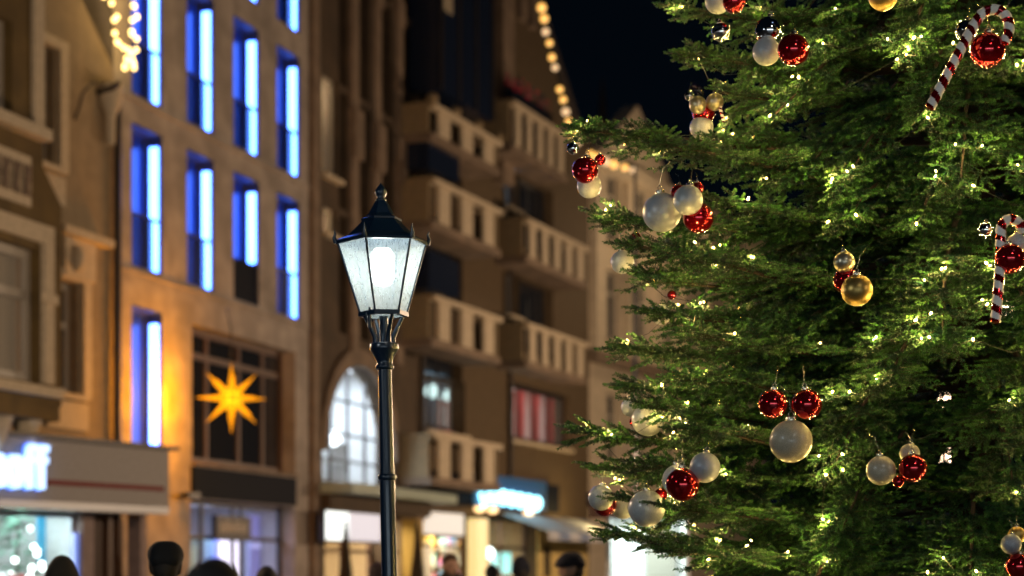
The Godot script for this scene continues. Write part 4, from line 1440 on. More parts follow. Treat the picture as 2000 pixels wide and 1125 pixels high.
func limb(p0: Vector3, p1: Vector3, sag: float, dens: float, start := 0.3, droop := 0.0, apart := true) -> void:
	var ln := p0.distance_to(p1)
	var pts := []
	for i in 9:
		var t := i / 8.0
		pts.append(p0.lerp(p1, t) + Vector3(0, ln * (-sag * sin(PI * t) + droop * (t - 1.7 * t * t)), 0) + Vector3(rng.randf_range(-1, 1), rng.randf_range(-1, 1), rng.randf_range(-1, 1)) * 0.012)
	var rad := []
	for i in 9:
		rad.append(lerpf(0.028, 0.005, i / 8.0))
	if apart:
		var own := S()
		tube(own, pts.map(func(v): return v - AXIS), rad, 6, false)
		put(tree, "limb", own, M.bark)
	else:
		tube(wood, pts, rad, 5, false)
	var curve := Curve3D.new()
	for p in pts:
		curve.add_point(p)
	var total := curve.get_baked_length()
	var s := start * total
	while s < total:
		var t := s / total
		var p := curve.sample_baked(s)
		var tan_ := (curve.sample_baked(minf(s + 0.05, total)) - curve.sample_baked(maxf(s - 0.05, 0.0))).normalized()
		var side := tan_.cross(Vector3.UP).normalized()
		var up := side.cross(tan_)
		for q in [-1.0, 1.0]:
			var a := deg_to_rad(rng.randf_range(44.0, 64.0))
			var reach := lerpf(0.62, 0.24, pow(t, 0.8)) * rng.randf_range(0.75, 1.12) * clampf(ln / 1.7, 0.5, 1.1)
			frond(p, tan_ * cos(a) + side * sin(a) * q + up * rng.randf_range(-0.20, 0.10), up + side * rng.randf_range(-0.25, 0.25), reach)
		# shorter shoots above and below, which give the bough its thickness
		if rng.randf() < 0.85:
			frond(p, tan_ + up * rng.randf_range(0.15, 0.55) + side * rng.randf_range(-0.6, 0.6), up - tan_ * 0.4, rng.randf_range(0.16, 0.26))
		if rng.randf() < 0.5:
			frond(p, tan_ - up * rng.randf_range(0.3, 0.7) + side * rng.randf_range(-0.7, 0.7), up + tan_ * 0.5, rng.randf_range(0.16, 0.24))
		s += rng.randf_range(0.115, 0.16) / dens
	var tip := curve.sample_baked(total)
	var end: Vector3 = (pts[8] - pts[7]).normalized()
	var across := end.cross(Vector3.UP).normalized()
	for k in 3:
		frond(tip, end + across * (k - 1) * 0.75 + Vector3(0, rng.randf_range(-0.1, 0.2), 0), Vector3.UP, rng.randf_range(0.19, 0.26) if k == 1 else 0.16)


func girth(y: float) -> float:
	return 1.95 * (1.0 - pow(maxf(0.0, y / 15.0), 1.3))


func fir() -> void:
	var baubles := [
		[Vector3(1.055, 4.561, -9.45), 0.0656, "white", "white pearl bauble cut off by the top edge, left of a red one"],
		[Vector3(1.119, 4.506, -9.28), 0.0593, "red", "red bauble at the top edge beside a white one, left part of the tree"],
		[Vector3(1.062, 4.374, -9.35), 0.0493, "silver", "single small mirror silver bauble hanging alone near the treetop's left edge"],
		[Vector3(1.257, 4.277, -9), 0.0700, "silver", "large mirror silver bauble above a white one and a red one near the top"],
		[Vector3(1.238, 4.167, -8.97), 0.0673, "white", "white pearl bauble tucked under a silver one near the top"],
		[Vector3(1.347, 4.137, -8.83), 0.0760, "red", "red bauble right of a white and a silver one near the top"],
		[Vector3(0.954, 4.191, -9.9), 0.0275, "silver", "tiny silver bauble, smallest of the cluster against the night sky"],
		[Vector3(0.993, 4.129, -9.85), 0.0465, "champagne", "champagne bauble on the left of the cluster against the night sky"],
		[Vector3(1.086, 4.15, -9.87), 0.0466, "champagne", "champagne bauble on the right of the cluster against the night sky"],
		[Vector3(1.034, 4.11, -9.95), 0.0608, "red", "red bauble behind two champagne ones against the night sky"],
		[Vector3(1.023, 4.032, -9.95), 0.0636, "white", "white bauble at the bottom of the cluster against the night sky"],
		[Vector3(0.322, 3.874, -9.75), 0.0325, "silver", "small silver bauble under the tip of the longest upper left branch"],
		[Vector3(0.383, 3.738, -9.65), 0.0697, "red", "red bauble hanging below the longest upper left branch"],
		[Vector3(0.411, 3.686, -9.8), 0.0653, "white", "white bauble right under the red one at the upper left branch tip"],
		[Vector3(0.468, 3.825, -9.8), 0.0299, "red", "tiny dark red bauble beside a large red one under the upper left branch"],
		[Vector3(0.761, 3.458, -9.35), 0.0987, "frost", "big frosted grey white bauble, left of a glittering white one"],
		[Vector3(0.871, 3.474, -9.12), 0.0735, "glitter", "glittering white bauble between a big frosted bauble and two red ones"],
		[Vector3(0.84, 3.551, -9.3), 0.0387, "red", "red bauble half hidden behind the top left of a glittering white one"],
		[Vector3(0.935, 3.569, -9.3), 0.0336, "red", "red bauble peeping out above the top right of a glittering white one"],
		[Vector3(0.93, 3.401, -9.2), 0.0767, "red", "dark red bauble below a glittering white one on the left side of the tree"],
		[Vector3(1.74, 4.336, -8.64), 0.0696, "gold", "gold bauble cut off by the top edge, alone"],
		[Vector3(2.165, 4.011, -8.39), 0.0816, "red", "big red bauble in front of the candy cane at the upper right"],
		[Vector3(2.092, 4.126, -8.48), 0.0518, "silver", "mirror silver bauble left of the hook of the upper candy cane"],
		[Vector3(1.552, 3.083, -8.61), 0.0502, "champagne", "small champagne bauble on top of a red and a gold one, middle of the tree"],
		[Vector3(1.569, 3.003, -8.65), 0.0625, "red", "red bauble wedged behind a gold one, middle of the tree"],
		[Vector3(1.591, 2.934, -8.5), 0.0732, "gold", "satin gold bauble in front of a red one, middle of the tree"],
		[Vector3(2.153, 3.191, -8.38), 0.0349, "silver", "small mirror silver bauble left of the lower candy cane"],
		[Vector3(2.233, 3.042, -8.27), 0.0689, "red", "red bauble in front of the lower candy cane at the right edge"],
		[Vector3(2.281, 3.119, -8.33), 0.0463, "white", "white bauble above a red one beside the lower candy cane"],
		[Vector3(1.236, 2.432, -8.74), 0.0704, "red", "left one of two red baubles side by side above a big cream one"],
		[Vector3(1.379, 2.419, -8.62), 0.0718, "red", "right one of two red baubles side by side above a big cream one"],
		[Vector3(1.303, 2.246, -8.61), 0.1004, "pearl", "biggest cream pearl bauble, below a pair of red ones"],
		[Vector3(1.674, 2.096, -8.36), 0.0673, "pearl", "cream pearl bauble left of a red one, lower right of the tree"],
		[Vector3(1.812, 2.106, -8.33), 0.0648, "red", "red bauble right of a cream pearl one, lower right of the tree"],
		[Vector3(1.817, 2.176, -8.42), 0.0468, "pearl", "cream bauble half hidden behind a red one, lower right of the tree"],
		[Vector3(1.755, 2.045, -8.37), 0.0279, "red", "tiny red bauble between a cream and a red one, lower right"],
		[Vector3(0.833, 2.062, -9), 0.0825, "red", "red bauble in front of two white ones, lower left of the tree"],
		[Vector3(0.824, 2.09, -9.15), 0.0788, "white", "white bauble almost hidden behind a red one, lower left of the tree"],
		[Vector3(0.942, 2.145, -9), 0.0750, "frost", "frosted white bauble right of a red one, lower left of the tree"],
		[Vector3(0.687, 1.958, -9.4), 0.0940, "white", "large white bauble with a twig across it, lowest on the left"],
		[Vector3(0.768, 2.033, -9.5), 0.0343, "red", "tiny red bauble right above a large white one at the lower left"],
		[Vector3(0.478, 2.032, -9.9), 0.0688, "white", "white bauble at the lower left outer edge of the tree"],
		[Vector3(0.503, 2, -10), 0.0667, "wine", "wine red bauble behind a white one at the lower left outer edge"],
		[Vector3(0.609, 1.995, -10.1), 0.0729, "frost", "frosted bauble between two white ones at the lower left"],
		[Vector3(0.638, 2.519, -9.9), 0.0523, "white", "small white bauble left of a bigger one above the lower left branch"],
		[Vector3(0.72, 2.438, -9.75), 0.0867, "white", "white bauble behind the upper twigs of the lower left branch"],
		[Vector3(0.648, 2.431, -9.8), 0.0245, "red", "tiny red bauble at the left rim of a white one above the lower left branch"],
		[Vector3(2.21, 1.759, -8.16), 0.0453, "frost", "small frosted white bauble at the lower right corner"],
		[Vector3(2.251, 1.801, -8.22), 0.0388, "gold", "small gold bauble behind a frosted one at the lower right corner"],
		[Vector3(2.244, 1.661, -8.17), 0.0590, "red", "red bauble at the very bottom right corner"],
		[Vector3(0.606, 3.331, -10.1), 0.0645, "white", "white bauble among the outer twigs halfway up the left side"],
		[Vector3(0.669, 3.442, -10), 0.0333, "wine", "tiny wine red bauble among the outer twigs halfway up the left side"],
		[Vector3(0.816, 3.044, -10.1), 0.0561, "white", "white bauble behind dangling fairy lights at the left side"],
		[Vector3(0.849, 3.106, -9.8), 0.0245, "red", "tiny red bauble beside dangling fairy lights at the left side"],
	]
	for q in baubles:
		var out: Vector3 = (q[0] - AXIS) * Vector3(1, 0, 1)
		clear.append([q[0], q[1], (out.normalized() + Vector3(0, 0.0, 0.75)).normalized()])
	for i in 15:
		fronds.append([])
	wood = S()
	var o := thing("fir_tree", "tall fir dressed as a Christmas tree with baubles and fairy lights", "christmas tree", AXIS)
	tree = o
	var st := S()
	var tp := []
	var tr := []
	for i in 13:
		var t := i / 12.0
		tp.append(Vector3(0.03 * sin(i), t * 14.6, 0.03 * cos(i)))
		tr.append(lerpf(0.17, 0.015, t))
	tube(st, tp, tr, 12)
	put(o, "trunk", st, M.bark)
	# branches that make the outline on the left
	for q in [
		[Vector3(0.44, 3.996, -9.9), 0.03], [Vector3(0.836, 3.807, -9.4), 0.05],
		[Vector3(0.539, 3.498, -9.7), 0.03], [Vector3(0.776, 3.204, -9.8), 0.05], [Vector3(0.646, 2.821, -9.9), 0.03], [Vector3(0.946, 2.815, -9.2), 0.04],
		[Vector3(0.454, 2.373, -9.9), 0.04], [Vector3(0.723, 2.182, -9.3), 0.05], [Vector3(0.599, 1.816, -9.8), 0.03], [Vector3(0.818, 1.742, -9.2), 0.04],
		[Vector3(0.99, 4.65, -9.9), 0.04], [Vector3(1.018, 4.403, -9.9), 0.04], [Vector3(1.075, 4.184, -9.8), 0.03], [Vector3(0.569, 2.167, -10), 0.05], [Vector3(0.694, 2.639, -10), 0.04],
		[Vector3(0.8, 2.986, -9.6), 0.04], [Vector3(0.68, 3.319, -9.6), 0.04], [Vector3(0.752, 2.471, -9.5), 0.04], [Vector3(0.667, 2.013, -9.6), 0.04], [Vector3(0.827, 1.963, -9.3), 0.04], [Vector3(0.891, 2.621, -9.3), 0.04], [Vector3(0.923, 2.335, -9.1), 0.05], [Vector3(0.91, 3.194, -9.1), 0.05], [Vector3(0.979, 3.546, -9.4), 0.05]]:
		var tip: Vector3 = q[0]
		limb(Vector3(AXIS.x, tip.y + 0.05, AXIS.z), tip, q[1], 1.3, 0.35)
	# whorls
	var y := 0.7
	var turn := 0.0
	while y < 14.2:
		var n := 13 if y < 6.0 else 8 if y < 10.0 else 6
		turn += 0.6
		for k in n:
			var w := turn + TAU * k / n + rng.randf_range(-0.16, 0.16)
			var dir := Vector3(sin(w), 0, cos(w))
			var reach := girth(y) * rng.randf_range(0.80, 1.06)
			if dir.x < -0.4:
				reach *= 0.95 if y < 3.5 else 0.84
			var away := dir.z < -0.35
			var rise := rng.randf_range(-0.02, 0.12)
			var seen := not away and y > 1.2 and y < 5.4
			limb(Vector3(AXIS.x, y, AXIS.z), Vector3(AXIS.x, y + rise * reach, AXIS.z) + dir * reach, rng.randf_range(0.02, 0.07), 1.05 if seen or (dir.x < -0.2 and y > 1.2 and y < 5.0) else 0.6, 0.16, rng.randf_range(0.42, 0.72), seen)
		y += rng.randf_range(0.31, 0.38) if y < 6.0 else 0.5
	wood.index()
	var lm := put(o, "outer_limbs", wood, M.bark)
	lm.set_meta("kind", "stuff")
	lm.position = -AXIS
	var total := 0
	for i in 15:
		var mm := MultiMesh.new()
		mm.transform_format = MultiMesh.TRANSFORM_3D
		mm.use_colors = true
		mm.mesh = frond_mesh(i)
		mm.instance_count = fronds[i].size()
		total += fronds[i].size()
		for k in fronds[i].size():
			mm.set_instance_transform(k, fronds[i][k][0])
			mm.set_instance_color(k, fronds[i][k][1])
		var f := MultiMeshInstance3D.new()
		f.name = "foliage"
		f.multimesh = mm
		f.material_override = M.needle
		f.set_meta("kind", "stuff")
		o.add_child(f, true)
		f.position = -AXIS
	print("fronds ", total)
	hang_baubles(baubles)
	candy_canes()
	fairy_lights()


func hang_baubles(list: Array) -> void:
	var ball := SphereMesh.new()
	ball.radius = 1.0
	ball.height = 2.0
	ball.radial_segments = 48
	ball.rings = 24
	var cap := S()
	lathe(cap, [Vector2(0.24, 0.955), Vector2(0.245, 1.12), Vector2(0.2, 1.14), Vector2(0.0, 1.145)], 14)
	var capm := cap.commit()
	var loop := S()
	var ring := []
	for i in 13:
		ring.append(Vector3(0.13 * sin(TAU * i / 12.0), 1.24 + 0.13 * cos(TAU * i / 12.0), 0))
	tube(loop, ring, [0.025], 5, false)
	tube(loop, [Vector3(0, 1.36, 0), Vector3(0.05, 2.2, -0.3), Vector3(0.0, 2.6, -0.9)], [0.02], 4, false)
	var loopm := loop.commit()
	for q in list:
		var r: float = q[1]
		var o := thing("bauble", q[3], "bauble", q[0], 0.0, "baubles on the fir")
		o.rotation = Vector3(rng.randf_range(-0.15, 0.15), rng.randf_range(-1, 1), rng.randf_range(-0.15, 0.15))
		o.scale = Vector3.ONE * r
		put(o, "ball", ball, M[q[2]])
		put(o, "cap", capm, M.cap)
		put(o, "hanger", loopm, M.cap)


func cane(label: String, pts: Array, r: float) -> void:
	var curve := Curve3D.new()
	for i in pts.size():
		var h: Vector3 = (pts[mini(i + 1, pts.size() - 1)] - pts[maxi(i - 1, 0)]) / 6.0
		curve.add_point(pts[i], -h, h)
	var o := thing("candy_cane", label, "candy cane", pts[0], 0.0, "candy canes on the fir")
	var total := curve.get_baked_length()
	var n := 240
	var seg := 16
	var whites := S()
	var reds := S()
	var side := Vector3.ZERO
	var prev := []
	for i in n + 1:
		var s := total * i / n
		var p := curve.sample_baked(s, true) - Vector3(pts[0])
		var t := (curve.sample_baked(minf(s + 0.01, total), true) - curve.sample_baked(maxf(s - 0.01, 0.0), true)).normalized()
		if i == 0:
			side = t.cross(Vector3(0, 0, 1)).normalized()
		side = (side - t * side.dot(t)).normalized()
		var other := t.cross(side)
		var ring := []
		for k in seg + 1:
			var w := TAU * k / seg
			var d := side * cos(w) + other * sin(w)
			var swell := 1.0 + 0.06 * sin(2.0 * (w + s / (r * 0.44)))
			ring.append([p + d * r * swell * (1.0 if i > 2 and i < n - 2 else 0.8), d])
		if i > 0:
			for k in seg:
				var w := TAU * (k + 0.5) / seg + (s - total / n / 2) / (r * 0.44)
				var st := whites if fposmod(w, TAU) < PI * 1.05 else reds
				smooth_quad(st, [prev[k][0], prev[k + 1][0], ring[k + 1][0], ring[k][0]], [prev[k][1], prev[k + 1][1], ring[k + 1][1], ring[k][1]])
		if i == 0 or i == n:
			for k in seg:
				if i == 0:
					tri(reds, p, ring[k + 1][0], ring[k][0])
				else:
					tri(reds, p, ring[k][0], ring[k + 1][0])
		prev = ring
	put(o, "white_band", whites, M.stripe_white)
	put(o, "red_band", reds, M.red)


func candy_canes() -> void:
	cane("red and white candy cane slanting down from the upper right corner", [Vector3(1.881, 3.723, -8.3), Vector3(1.96, 3.875, -8.3), Vector3(2.043, 4.028, -8.32), Vector3(2.092, 4.113, -8.34), Vector3(2.139, 4.171, -8.35), Vector3(2.206, 4.184, -8.36), Vector3(2.248, 4.142, -8.36), Vector3(2.25, 4.083, -8.35), Vector3(2.229, 4.029, -8.34)], 0.024)
	cane("upright red and white candy cane at the right edge of the picture", [Vector3(2.155, 2.748, -8.22), Vector3(2.174, 2.9, -8.24), Vector3(2.194, 3.044, -8.28), Vector3(2.2, 3.146, -8.3), Vector3(2.206, 3.197, -8.3), Vector3(2.246, 3.228, -8.32), Vector3(2.294, 3.214, -8.34), Vector3(2.315, 3.172, -8.35)], 0.0235)
	cane("tiny candy cane beside the cluster of baubles against the night sky", [Vector3(1.133, 4.039, -9.85), Vector3(1.116, 4.099, -9.85), Vector3(1.104, 4.151, -9.86), Vector3(1.108, 4.175, -9.87), Vector3(1.125, 4.183, -9.88)], 0.0085)


func fairy_lights() -> void:
	var bulb := SphereMesh.new()
	bulb.radius = 0.006
	bulb.height = 0.02
	bulb.radial_segments = 8
	bulb.rings = 5
	var r := RandomNumberGenerator.new()
	r.seed = 77
	var warm := lin(1.0, 0.68, 0.20)
	var wording := ["lowest", "second lowest", "third from below", "fourth from below", "fifth from below", "sixth from below", "seventh from below", "eighth from below", "ninth from below", "tenth from below", "second highest", "highest"]
	# places on the outer fans where a bulb can be clipped, by height band and direction
	var bins := {}
	for kind in fronds.size():
		for f in fronds[kind]:
			var tf: Transform3D = f[0]
			var p: Vector3 = tf.origin + tf.basis.x * LENGTHS[kind / 3] * r.randf_range(0.35, 0.8) + tf.basis.y.normalized() * r.randf_range(0.012, 0.03) - AXIS
			var flat := Vector2(p.x, p.z).length()
			var w := rad_to_deg(atan2(p.x, p.z))
			if p.y < 1.3 or p.y > 4.75 or flat < girth(p.y) * 0.74 or w < -125.0 or w > 45.0:
				continue
			var key := Vector2i(int((p.y - 1.3) / 0.2875), int((w + 125.0) / 7.4))
			if not bins.has(key):
				bins[key] = []
			bins[key].append(p)
	for i in 12:
		var base := Vector3(0, 1.3 + 0.2875 * i, 0)
		var o := thing("fairy_light_string", "string of tiny warm fairy lights wound through the fir, %s in the picture" % wording[i], "string lights", AXIS + base, 0.0, "fairy lights on the fir")
		var pts := []
		for k in 23:
			var spots: Array = bins.get(Vector2i(i, k), [])
			if spots.is_empty():
				continue
			# the spot farthest out of a few, so that most bulbs show
			var best: Vector3 = spots[r.randi() % spots.size()]
			for q in 2:
				var c: Vector3 = spots[r.randi() % spots.size()]
				if Vector2(c.x, c.z).length() > Vector2(best.x, best.z).length():
					best = c
			pts.append(best - base)
		var line := []
		for k in pts.size():
			var p: Vector3 = pts[k]
			line.append(p)
			if k + 1 < pts.size():
				line.append(p.lerp(pts[k + 1], 0.5) + Vector3(0, -0.05, 0) + p.normalized() * 0.02)
			for n in (2 if r.randf() < 0.25 else 1):
				var b := put(o, "bulb", bulb, M.fairy if r.randf() < 0.55 else M.fairy_dim)
				b.scale = Vector3.ONE * r.randf_range(0.65, 1.05)
				b.position = p + Vector3(r.randf_range(-0.04, 0.04), r.randf_range(-0.03, 0.03), r.randf_range(-0.02, 0.02)) * n
				b.rotation = Vector3(r.randf_range(-1, 1), r.randf_range(-3, 3), r.randf_range(-1, 1))
				omni(o, b.position + p.normalized() * 0.012, warm, 0.036, 0.01)
		var st := S()
		tube(st, line, [0.0015], 4, false)
		put(o, "cable", st, M.cable)


# ---------------------------------------------------------------- people
func field(prims: Array, k: float, p: Vector3) -> float:
	var d := 9.0
	for q in prims:
		var a: Vector3 = q[0]
		var ab: Vector3 = q[1] - a
		var t := clampf((p - a).dot(ab) / maxf(ab.length_squared(), 1e-9), 0.0, 1.0)
		var e: float = (p - a - ab * t).length() - lerpf(q[2], q[3], t)
		var h := maxf(k - absf(d - e), 0.0) / k
		d = minf(d, e) - h * h * k * 0.25
	return d


func nets(st: SurfaceTool, prims: Array, k: float, cell: float) -> void:
	var lo := Vector3.ONE * 9.0
	var hi := -lo
	for q in prims:
		for e in [[q[0], q[2]], [q[1], q[3]]]:
			lo = lo.min(e[0] - Vector3.ONE * (e[1] + cell * 2.0))
			hi = hi.max(e[0] + Vector3.ONE * (e[1] + cell * 2.0))
	var n := Vector3i(((hi - lo) / cell).ceil()) + Vector3i.ONE
	var f := PackedFloat32Array()
	f.resize(n.x * n.y * n.z)
	for z in n.z:
		for y in n.y:
			for x in n.x:
				f[x + n.x * (y + n.y * z)] = field(prims, k, lo + Vector3(x, y, z) * cell)
	var vert := {}
	for z in n.z - 1:
		for y in n.y - 1:
			for x in n.x - 1:
				var sum := Vector3.ZERO
				var cnt := 0
				for e in [[0, 0, 0, 1, 0, 0], [0, 1, 0, 1, 1, 0], [0, 0, 1, 1, 0, 1], [0, 1, 1, 1, 1, 1], [0, 0, 0, 0, 1, 0], [1, 0, 0, 1, 1, 0], [0, 0, 1, 0, 1, 1], [1, 0, 1, 1, 1, 1], [0, 0, 0, 0, 0, 1], [1, 0, 0, 1, 0, 1], [0, 1, 0, 0, 1, 1], [1, 1, 0, 1, 1, 1]]:
					var fa := f[x + e[0] + n.x * (y + e[1] + n.y * (z + e[2]))]
					var fb := f[x + e[3] + n.x * (y + e[4] + n.y * (z + e[5]))]
					if (fa < 0.0) != (fb < 0.0):
						sum += Vector3(x + e[0], y + e[1], z + e[2]).lerp(Vector3(x + e[3], y + e[4], z + e[5]), fa / (fa - fb))
						cnt += 1
				if cnt:
					vert[Vector3i(x, y, z)] = lo + sum / cnt * cell
	for c: Vector3i in vert:
		for ax in 3:
			var d := Vector3i.ZERO
			d[ax] = 1
			var u := Vector3i.ZERO
			u[(ax + 1) % 3] = 1
			var v := Vector3i.ZERO
			v[(ax + 2) % 3] = 1
			var g := c + d
			if g.x >= n.x or g.y >= n.y or g.z >= n.z or not (vert.has(c - u) and vert.has(c - v) and vert.has(c - u - v)):
				continue
			var fa := f[c.x + n.x * (c.y + n.y * c.z)]
			var fb := f[g.x + n.x * (g.y + n.y * g.z)]
			if (fa < 0.0) == (fb < 0.0):
				continue
			var p := [vert[c - u - v], vert[c - v], vert[c], vert[c - u]]
			if fa >= 0.0:
				p.reverse()
			var nn := []
			for w: Vector3 in p:
				var e := cell * 0.5
				nn.append(Vector3(field(prims, k, w + Vector3(e, 0, 0)) - field(prims, k, w - Vector3(e, 0, 0)), field(prims, k, w + Vector3(0, e, 0)) - field(prims, k, w - Vector3(0, e, 0)), field(prims, k, w + Vector3(0, 0, e)) - field(prims, k, w - Vector3(0, 0, e))).normalized())
			smooth_quad(st, p, nn)


func v3(x: float, y: float, z: float) -> Vector3:
	return Vector3(x, y, z)


func people() -> void:
	# a standing figure 1.75 m tall, facing +z
	var head := [[v3(0, 1.655, -0.015), v3(0, 1.645, 0.02), 0.094, 0.088], [v3(0, 1.58, 0.035), v3(0, 1.545, 0.055), 0.06, 0.034], [v3(0, 1.64, 0.098), v3(0, 1.60, 0.118), 0.010, 0.015],
		[v3(-0.09, 1.64, -0.01), v3(-0.088, 1.60, 0.0), 0.016, 0.012], [v3(0.09, 1.64, -0.01), v3(0.088, 1.60, 0.0), 0.016, 0.012], [v3(-0.022, 1.567, 0.088), v3(0.022, 1.567, 0.088), 0.010, 0.010],
		[v3(-0.05, 1.668, 0.088), v3(-0.015, 1.666, 0.098), 0.010, 0.010], [v3(0.05, 1.668, 0.088), v3(0.015, 1.666, 0.098), 0.010, 0.010], [v3(0, 1.42, -0.02), v3(0, 1.57, -0.005), 0.06, 0.052]]
	var trunk := [[v3(0, 1.20, 0), v3(0, 1.36, -0.01), 0.14, 0.13], [v3(-0.13, 1.38, -0.01), v3(0.13, 1.38, -0.01), 0.075, 0.075], [v3(0, 0.98, 0), v3(0, 1.2, 0), 0.135, 0.135], [v3(-0.07, 0.92, 0), v3(0.07, 0.92, 0), 0.12, 0.12], [v3(0, 1.40, -0.01), v3(0, 1.5, -0.01), 0.065, 0.055]]
	var legs := []
	var arms := []
	var shoe := []
	var hand := []
	for s in [-1.0, 1.0]:
		legs.append_array([[v3(s * 0.09, 0.90, 0), v3(s * 0.095, 0.50, 0.01), 0.095, 0.058], [v3(s * 0.095, 0.50, 0.01), v3(s * 0.1, 0.08, -0.02), 0.058, 0.04]])
		arms.append_array([[v3(s * 0.19, 1.38, -0.01), v3(s * 0.235, 1.10, -0.02), 0.058, 0.044], [v3(s * 0.235, 1.10, -0.02), v3(s * 0.24, 0.86, 0.06), 0.044, 0.031]])
		shoe.append_array([[v3(s * 0.1, 0.045, -0.05), v3(s * 0.12, 0.04, 0.15), 0.045, 0.04]])
		hand.append([v3(s * 0.24, 0.84, 0.065), v3(s * 0.238, 0.78, 0.085), 0.026, 0.03])
		for k in 4:
			var z := 0.055 + k * 0.019
			var l: float = [0.075, 0.085, 0.08, 0.062][k]
			hand.append([v3(s * 0.238, 0.775, z), v3(s * 0.232, 0.775 - l * 0.5, z + 0.008), 0.0095, 0.009])
			hand.append([v3(s * 0.232, 0.775 - l * 0.5, z + 0.008), v3(s * 0.218, 0.775 - l, z + 0.008), 0.009, 0.0078])
		hand.append([v3(s * 0.235, 0.82, 0.095), v3(s * 0.222, 0.775, 0.125), 0.012, 0.009])
	var skin := S()
	nets(skin, head, 0.03, 0.011)
	nets(skin, trunk + legs + arms, 0.06, 0.035)
	nets(skin, hand, 0.01, 0.008)
	var skin_mesh := skin.commit()
	var grow := func(list: Array, e: float) -> Array: return list.map(func(q): return [q[0], q[1], q[2] + e, q[3] + e])
	var coat := S()
	nets(coat, grow.call(trunk.slice(0, 4), 0.035) + grow.call(arms, 0.025) + [[v3(0, 0.78, 0), v3(0, 0.95, 0), 0.21, 0.18], [v3(-0.05, 1.44, -0.02), v3(0.05, 1.44, -0.02), 0.085, 0.085], [v3(-0.02, 1.51, -0.02), v3(0.02, 1.51, -0.02), 0.078, 0.078]], 0.06, 0.035)
	var coat_mesh := coat.commit()
	var trousers := S()
	nets(trousers, grow.call(legs, 0.02), 0.05, 0.035)
	var trousers_mesh := trousers.commit()
	var shoes := S()
	nets(shoes, shoe, 0.02, 0.025)
	var shoes_mesh := shoes.commit()
	var hair := S()
	nets(hair, [[v3(0, 1.675, -0.035), v3(0, 1.675, 0.0), 0.098, 0.092], [v3(0, 1.60, -0.06), v3(0, 1.54, -0.055), 0.075, 0.06], [v3(-0.08, 1.66, -0.02), v3(-0.082, 1.60, -0.03), 0.022, 0.014], [v3(0.08, 1.66, -0.02), v3(0.082, 1.60, -0.03), 0.022, 0.014], [v3(0, 1.73, 0.0), v3(0.02, 1.735, 0.04), 0.05, 0.04]], 0.03, 0.014)
	var hair_mesh := hair.commit()
	var flat := S()
	nets(flat, [[v3(-0.025, 1.712, -0.035), v3(0.025, 1.712, -0.035), 0.086, 0.086], [v3(-0.025, 1.705, 0.035), v3(0.025, 1.705, 0.035), 0.082, 0.082], [v3(-0.06, 1.69, 0.10), v3(0.06, 1.69, 0.10), 0.028, 0.028], [v3(-0.05, 1.668, 0.135), v3(0.05, 1.668, 0.135), 0.011, 0.011], [v3(-0.035, 1.68, -0.09), v3(0.035, 1.68, -0.09), 0.05, 0.05]], 0.04, 0.014)
	var flat_mesh := flat.commit()
	var knit := S()
	nets(knit, [[v3(0, 1.69, -0.02), v3(0, 1.70, 0.0), 0.112, 0.105], [v3(0, 1.74, -0.015), v3(0, 1.75, -0.015), 0.085, 0.08], [v3(-0.02, 1.645, -0.02), v3(0.02, 1.645, -0.02), 0.105, 0.105]], 0.03, 0.014)
	var knit_mesh := knit.commit()
	var eye := SphereMesh.new()
	eye.radius = 0.012
	eye.height = 0.024
	eye.radial_segments = 10
	eye.rings = 6
	var dark := lin(0.012, 0.012, 0.016)
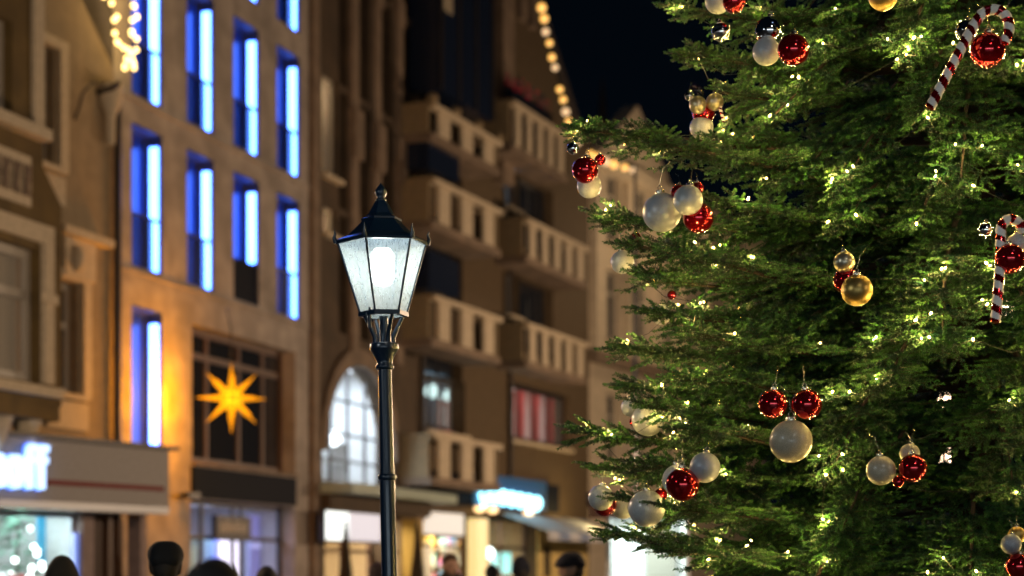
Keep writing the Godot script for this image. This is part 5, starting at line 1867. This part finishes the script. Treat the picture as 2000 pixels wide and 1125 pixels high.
	var list := [
		[Vector3(-3.171, 1.719, -13), PI, "knit", lin(0.09, 0.07, 0.05), dark, "person in a speckled knitted hat seen from behind before the left shop window"],
		[Vector3(-2.216, 1.83, -11.8), PI + 0.1, "flat", lin(0.012, 0.012, 0.016), lin(0.01, 0.014, 0.025), "person in a black flat cap seen from behind before the orange-lit pier"],
		[Vector3(-0.806, 1.674, -5), PI, "hair", lin(0.014, 0.010, 0.009), dark, "nearest person, blurred dark hair at the bottom edge right of the flat cap"],
		[Vector3(-2.262, 1.674, -17), PI, "hair", lin(0.02, 0.016, 0.014), lin(0.03, 0.025, 0.03), "dark-haired person whose crown barely shows between the paper star and the lantern post"],
		[Vector3(-1.45, 1.717, -20), PI - 0.3, "hair", lin(0.03, 0.01, 0.01), lin(0.05, 0.01, 0.012), "person with dark reddish hair just left of the lantern post"],
		[Vector3(-0.767, 1.835, -23), 0.4, "hair", lin(0.10, 0.035, 0.012), lin(0.03, 0.018, 0.012), "person with auburn hair in front of the warm lit shop"],
		[Vector3(-0.282, 1.715, -26), PI, "hair", dark, dark, "small far dark figure under the navy fascia"],
		[Vector3(0.107, 1.79, -24), PI + 0.4, "knit", lin(0.012, 0.014, 0.03), lin(0.012, 0.014, 0.028), "person in a dark hat under the awning"],
		[Vector3(0.57, 1.815, -18), -PI / 2 + 0.35, "flat", lin(0.03, 0.03, 0.045), lin(0.02, 0.02, 0.025), "person in a grey flat cap facing left beside the lower fir branches"],
	]
	for q in list:
		var top: Vector3 = q[0]
		var o := thing("person", q[5], "person", Vector3(top.x, 0, top.z), q[1], "passers-by")
		var tall := 1.80 if q[2] != "hair" else 1.775
		o.scale = Vector3.ONE * (top.y / tall)
		put(o, "body", skin_mesh, M.skin)
		put(o, "coat", coat_mesh, mat(q[4], 0.8, 0, "fine", 6.0))
		put(o, "trousers", trousers_mesh, mat(lin(0.02, 0.022, 0.03), 0.85))
		put(o, "shoes", shoes_mesh, M.darkframe)
		put(o, "hair", hair_mesh, mat(q[3] if q[2] == "hair" else lin(0.03, 0.02, 0.014), 0.7, 0, "fine", 9.0, 0.4))
		if q[2] == "flat":
			put(o, "cap", flat_mesh, mat(q[3], 0.9, 0, "fine", 12.0, 0.2))
		elif q[2] == "knit":
			put(o, "knitted_hat", knit_mesh, mat(q[3], 0.95, 0, "fine", 16.0, 0.6))
		for s in [-1.0, 1.0]:
			put(o, "eye", eye, M.darkframe).position = Vector3(0.033 * s, 1.645, 0.096)
